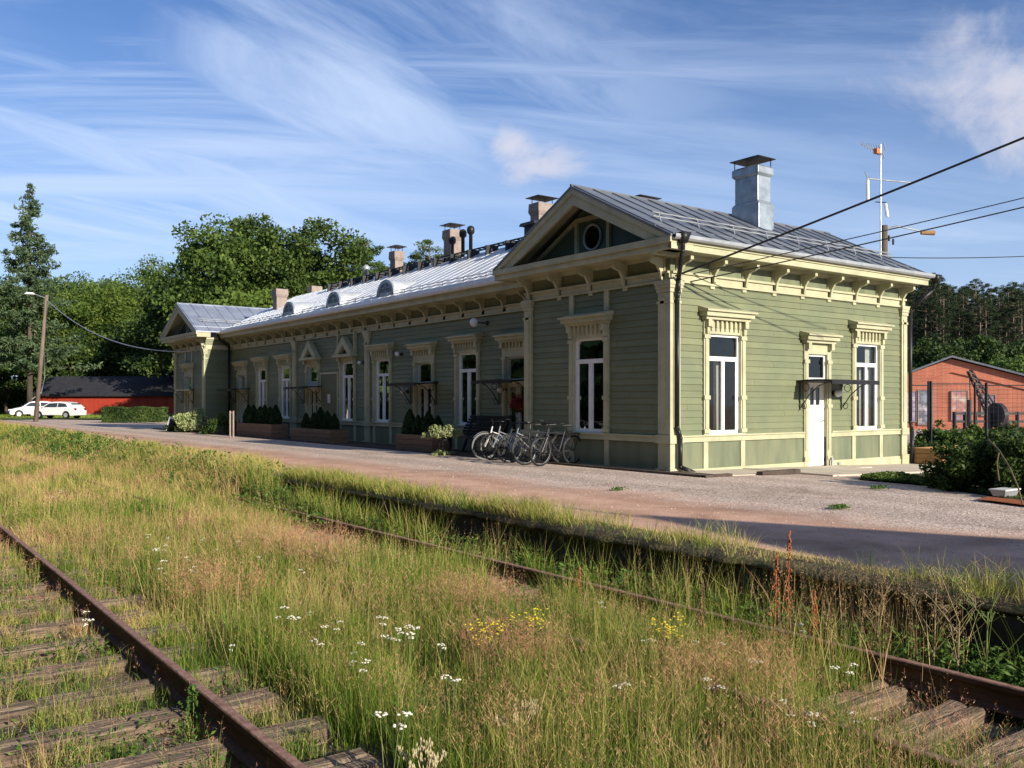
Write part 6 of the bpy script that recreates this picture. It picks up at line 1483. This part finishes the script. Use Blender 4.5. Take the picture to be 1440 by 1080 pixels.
for px,py,t,lab,sd in ((690,880,6.6,'left of two yellow-flowered plants in the middle of the meadow',1),(738,880,6.9,'right of two yellow-flowered plants in the middle of the meadow',2),(940,890,6.6,'yellow-flowered plant right of the middle near the far rail',3)):
    x,y=at(px,t); ragwort(x,y,.50,lab,sd)
def dock(px,t,h,label,seed,m='dock'):
    rd=random.Random(seed); x,y=at(px,t); x=min(x,6.7) ; r=empty('dock_plant',(x,y,BED),label,'wild plant'); a_=MB(); b_=MB(); a_.tube((x,y,BED),(x+.03,y,BED+h),.005,.003,5,False)
    for i in range(70):
        f=rd.random(); z=BED+h*(.45+.55*f); rr=.035*(1.15-f); a=rd.random()*6.28; b_.lathe((x+.03*f+rr*math.cos(a),y+rr*math.sin(a),z),[(.002,-.008),(.008,0),(.002,.009)],5)
    a_.build('stem',M['dock'],r); b_.build('seed_head',M[m],r)
dock(1107,6.9,1.12,'tallest rust-red dock stalk against the platform',1); dock(1089,7.1,.92,'shorter rust-red dock stalk left of the tallest one',2); dock(1143,6.7,.70,'low rust-red dock stalk right of the tallest one',3); dock(985,7.4,.62,'brown dock stalk beside the far rail',4,'stem'); dock(812,9.0,.45,'small orange dock plant at the far rail',5)
M['dry']=mat_noise('dry_umbel_stem',(.20,.15,.085),(.32,.26,.15),20,.85)
def umbel(px,t,h,label,seed,m='dry',nb=7):
    rd=random.Random(seed); x,y=at(px,t); x=min(x,6.75); r=empty('branching_dry_plant',(x,y,BED),label,'wild plant'); a_=MB(); b_=MB(); top=(x+.04,y,BED+h*.6); a_.tube((x,y,BED),top,.007,.005,6,False)
    for i in range(nb):
        f=rd.uniform(.3,1); p0=(x+.04*f,y,BED+h*.6*f); a=rd.random()*6.28; L=h*rd.uniform(.25,.5); p1=(p0[0]+math.cos(a)*L*.55,p0[1]+math.sin(a)*L*.55,p0[2]+L*.75); a_.tube(p0,p1,.004,.0025,4,False)
        for j in range(6):
            b2=rd.random()*6.28; q=(p1[0]+math.cos(b2)*.06,p1[1]+math.sin(b2)*.06,p1[2]+.05); a_.tube(p1,q,.0016,n=3,cap=False)
            for k2 in range(4): b_.lathe((q[0]+rd.uniform(-.02,.02),q[1]+rd.uniform(-.02,.02),q[2]+rd.uniform(-.005,.015)),[(.001,-.003),(.005,0),(.001,.004)],5)
        b_.build('seed_head',M[m],r); b_=MB()
    a_.build('stem',M[m],r)
umbel(1312,6.6,1.15,'tall branching dry plant at the platform edge on the right',1); umbel(1385,6.2,1.1,'tall branching green plant at the right edge',2,'greenstem'); umbel(1345,6.3,.95,'thin dry branching plant between the two tall ones at the right',3); umbel(1232,7.2,.8,'fine branching plant rising against the shaded platform',4,nb=7)
def straw_grass(px,t,h,label,seed):
    rd=random.Random(seed); x,y=at(px,t); r=empty('straw_grass_tuft',(x,y,BED),label,'grass tuft'); a_=MB(); b_=MB()
    for j in range(8):
        bx_=rd.uniform(-.12,.12); by_=rd.uniform(-.1,.1); hh=h*rd.uniform(.8,1.05); p=[(x+bx_*f*f*1.2,y+by_*f*f*1.2,BED+hh*(f-.12*f*f)) for f in (0,.3,.6,.85,1)]; a_.path(p,.0024,4)
        for i in range(16): f=i/16; q=Vector(p[3]).lerp(Vector(p[4]),f); w=.028*(1-f*.7); b_.lathe((q.x+rd.uniform(-w,w),q.y+rd.uniform(-w,w),q.z+rd.uniform(-.01,.01)),[(.001,-.012),(.0048,0),(.001,.013)],4)
        b_.build('seed_head',M['straw'],r); b_=MB()
    a_.build('stalk',M['straw'],r)
straw_grass(598,4.55,.42,'pale straw seed heads at the bottom centre',1); straw_grass(730,5.2,.42,'pale straw seed heads below the yellow flowers',2)
# single leafy sprig beside the near rail
x,y=at(272,5.75); r=empty('leafy_sprig',(x,y,BED),'single pale green leafy sprig beside the near rail','wild plant'); rng=np.random.default_rng(3)
k=70; f=rng.random(k); a=rng.random(k)*6.28; C=np.column_stack([np.cos(a)*.035*(1.2-f*.5),np.sin(a)*.035*(1.2-f*.5),f*.27+.03]); fmesh('foliage',leaf_quads(C,.022,.4,.5),4,M['lf_weed'],r); mb=MB(); mb.tube((x,y,BED),(x,y,BED+.29),.003,n=4); mb.build('stem',M['greenstem'],r)
# grass along the far yard and lawn near the cars
rng=np.random.default_rng(41); n=14000; t=84+16*rng.random(n); a=rng.uniform(-.6,-.33,n); x=t*(FX+FY*a); y=t*(FY-FX*a); k=y>84; x=x[k];y=y[k]
r_=blades(x,y,np.full(len(x),0.0),.10+.12*rng.random(len(x)),np.full(len(x),.03),.12+.1*rng.random(len(x)),.5,42); g2=fmesh('lawn_grass',r_[0],3,M['grass'],attr={'hgt':r_[1],'tint':r_[2]}); tag(g2,'short green lawn in front of the red barn','grass',kind='stuff')

# ------------------------------------------------------------------ sky, sun, camera
SE,SR=R(20.0),R(180-5.5)
w=bpy.data.worlds.new('World'); S.world=w; w.use_nodes=True; nt=w.node_tree; L=nt.links.new
for n_ in list(nt.nodes): nt.nodes.remove(n_)
out=N(nt,'ShaderNodeOutputWorld'); bg=N(nt,'ShaderNodeBackground'); sky=N(nt,'ShaderNodeTexSky'); sky.sky_type='NISHITA'; sky.sun_disc=False; sky.sun_elevation=SE; sky.sun_rotation=SR; sky.air_density=1.0; sky.dust_density=.6; sky.ozone_density=2.0
tc=N(nt,'ShaderNodeTexCoord'); sp=N(nt,'ShaderNodeSeparateXYZ'); L(tc.outputs['Generated'],sp.inputs[0])
def mth(op,a,b=None,c=None):
    n_=N(nt,'ShaderNodeMath',operation=op)
    for i,v in enumerate((a,b,c)):
        if v is None: continue
        if isinstance(v,(int,float)): n_.inputs[i].default_value=v
        else: L(v,n_.inputs[i])
    return n_.outputs[0]
# cloud layer coordinates: directions projected onto a flat layer overhead
zc=mth('ADD',mth('MAXIMUM',sp.outputs['Z'],0.0),.09)
lat=mth('ADD',mth('MULTIPLY',sp.outputs['X'],FY),mth('MULTIPLY',sp.outputs['Y'],-FX)); dep=mth('ADD',mth('MULTIPLY',sp.outputs['X'],FX),mth('MULTIPLY',sp.outputs['Y'],FY))
cu_=mth('DIVIDE',lat,zc); cv=mth('DIVIDE',dep,zc)
cb=N(nt,'ShaderNodeCombineXYZ'); L(cu_,cb.inputs[0]); L(cv,cb.inputs[1])
lmr=N(nt,'ShaderNodeMapRange',interpolation_type='SMOOTHSTEP'); lmr.inputs['From Min'].default_value=.35; lmr.inputs['From Max'].default_value=-.25; lmr.inputs['To Min'].default_value=.25; L(lat,lmr.inputs[0]); lm_=lmr.outputs[0]
def layer(scale,rot,st,lo,hi,seed,detail=7,rough=.62,dist=.6):
    mp=N(nt,'ShaderNodeMapping',vector_type='TEXTURE'); mp.inputs['Rotation'].default_value=(0,0,rot); mp.inputs['Scale'].default_value=st; mp.inputs['Location'].default_value=(seed,seed*.7,0); L(cb.outputs[0],mp.inputs[0])
    no=N(nt,'ShaderNodeTexNoise'); no.inputs['Scale'].default_value=scale; no.inputs['Detail'].default_value=detail; no.inputs['Roughness'].default_value=rough; no.inputs['Distortion'].default_value=dist; L(mp.outputs[0],no.inputs['Vector'])
    mr=N(nt,'ShaderNodeMapRange',interpolation_type='SMOOTHSTEP'); mr.inputs['From Min'].default_value=lo; mr.inputs['From Max'].default_value=hi; L(no.outputs[0],mr.inputs[0]); return mr.outputs[0]
l1=mth('MULTIPLY',layer(.85,R(50),(2.0,.6,1),.44,.70,3.1,10,.6,.9),lm_)
l2=layer(1.05,R(6),(2.8,.65,1),.44,.72,7.7,10,.62,.8)
l3=layer(.30,R(10),(1,1,1),.35,.65,1.9,4,.5,0)
cl=mth('MULTIPLY',mth('MAXIMUM',l1,mth('MULTIPLY',l2,.8)),mth('MULTIPLY_ADD',l3,.75,.25))
# low pale veil near the horizon
low=N(nt,'ShaderNodeMapRange',interpolation_type='SMOOTHSTEP'); low.inputs['From Min'].default_value=.40; low.inputs['From Max'].default_value=.0; L(sp.outputs['Z'],low.inputs[0])
# two small heaped clouds
def puff(px,py,rx,ry,seed):
    a=(px-720)/1268; z=(565-py)/1268; d=Vector((FX+FY*a,FY-FX*a,z)).normalized(); 
    la=d.x*FY-d.y*FX; de=d.x*FX+d.y*FY
    u_=mth('DIVIDE',mth('SUBTRACT',mth('DIVIDE',lat,mth('MAXIMUM',dep,.05)),a),rx); v_=mth('DIVIDE',mth('SUBTRACT',mth('DIVIDE',sp.outputs['Z'],mth('MAXIMUM',dep,.05)),z),ry)
    r2=mth('SQRT',mth('ADD',mth('MULTIPLY',u_,u_),mth('MULTIPLY',v_,v_)))
    no=N(nt,'ShaderNodeTexNoise'); no.inputs['Scale'].default_value=8; no.inputs['Detail'].default_value=9; no.inputs['Roughness'].default_value=.62; no.inputs['Distortion'].default_value=.5; L(tc.outputs['Generated'],no.inputs['Vector'])
    q=mth('ADD',mth('SUBTRACT',1.0,r2),mth('MULTIPLY',mth('SUBTRACT',no.outputs[0],.5),3.6))
    mr=N(nt,'ShaderNodeMapRange',interpolation_type='SMOOTHSTEP'); mr.inputs['From Min'].default_value=.0; mr.inputs['From Max'].default_value=1.15; L(q,mr.inputs[0]); 
    return mth('MULTIPLY',mr.outputs[0],mth('GREATER_THAN',dep,.1))
pf=mth('MAXIMUM',mth('MAXIMUM',puff(775,235,.060,.024,1),puff(715,205,.028,.030,3)),puff(1425,105,.125,.085,2))
mx1=N(nt,'ShaderNodeMix',data_type='RGBA'); L(mth('MULTIPLY',cl,.78),mx1.inputs['Factor']); 
tint=N(nt,'ShaderNodeMix',data_type='RGBA',blend_type='MULTIPLY'); tint.inputs['Factor'].default_value=1; L(sky.outputs[0],tint.inputs['A']); tint.inputs['B'].default_value=(.84,1.07,1.50,1)
L(tint.outputs['Result'],mx1.inputs['A']); mx1.inputs['B'].default_value=(7.8,9.2,11.8,1)
mx0=N(nt,'ShaderNodeMix',data_type='RGBA'); L(mth('MULTIPLY',low.outputs[0],.58),mx0.inputs['Factor']); L(mx1.outputs['Result'],mx0.inputs['A']); mx0.inputs['B'].default_value=(6.6,8.3,11.2,1)
mx2=N(nt,'ShaderNodeMix',data_type='RGBA'); L(mth('MULTIPLY',pf,.8),mx2.inputs['Factor']); L(mx0.outputs['Result'],mx2.inputs['A']); mx2.inputs['B'].default_value=(8.0,7.9,8.9,1)
L(mx2.outputs['Result'],bg.inputs['Color']); bg.inputs['Strength'].default_value=.067; L(bg.outputs[0],out.inputs[0])
ld=bpy.data.lights.new('sun','SUN'); ld.energy=5.0; ld.angle=R(.53); ld.color=(1.0,.90,.74); sun=bpy.data.objects.new('sun',ld); COL.objects.link(sun)
sd=Vector((math.sin(SR)*math.cos(SE),math.cos(SR)*math.cos(SE),math.sin(SE))); sun.rotation_euler=sd.to_track_quat('Z','Y').to_euler(); sun.location=sd*60
cd=bpy.data.cameras.new('camera'); cam=bpy.data.objects.new('camera',cd); COL.objects.link(cam); cam.location=(0,0,CAMZ); cam.rotation_euler=(R(90),0,-TH)
cd.sensor_width=36; cd.lens=36*1268/1440; cd.shift_y=25/1440; cd.clip_start=.05; cd.clip_end=2000; S.camera=cam
S.view_settings.view_transform='Standard'; S.view_settings.look='None'; S.view_settings.gamma=1; S.view_settings.exposure=.50
S.cycles.max_bounces=8; S.cycles.transparent_max_bounces=12; S.cycles.diffuse_bounces=3; S.cycles.glossy_bounces=3; S.cycles.sample_clamp_indirect=6
S.render.resolution_x=1024; S.render.resolution_y=768
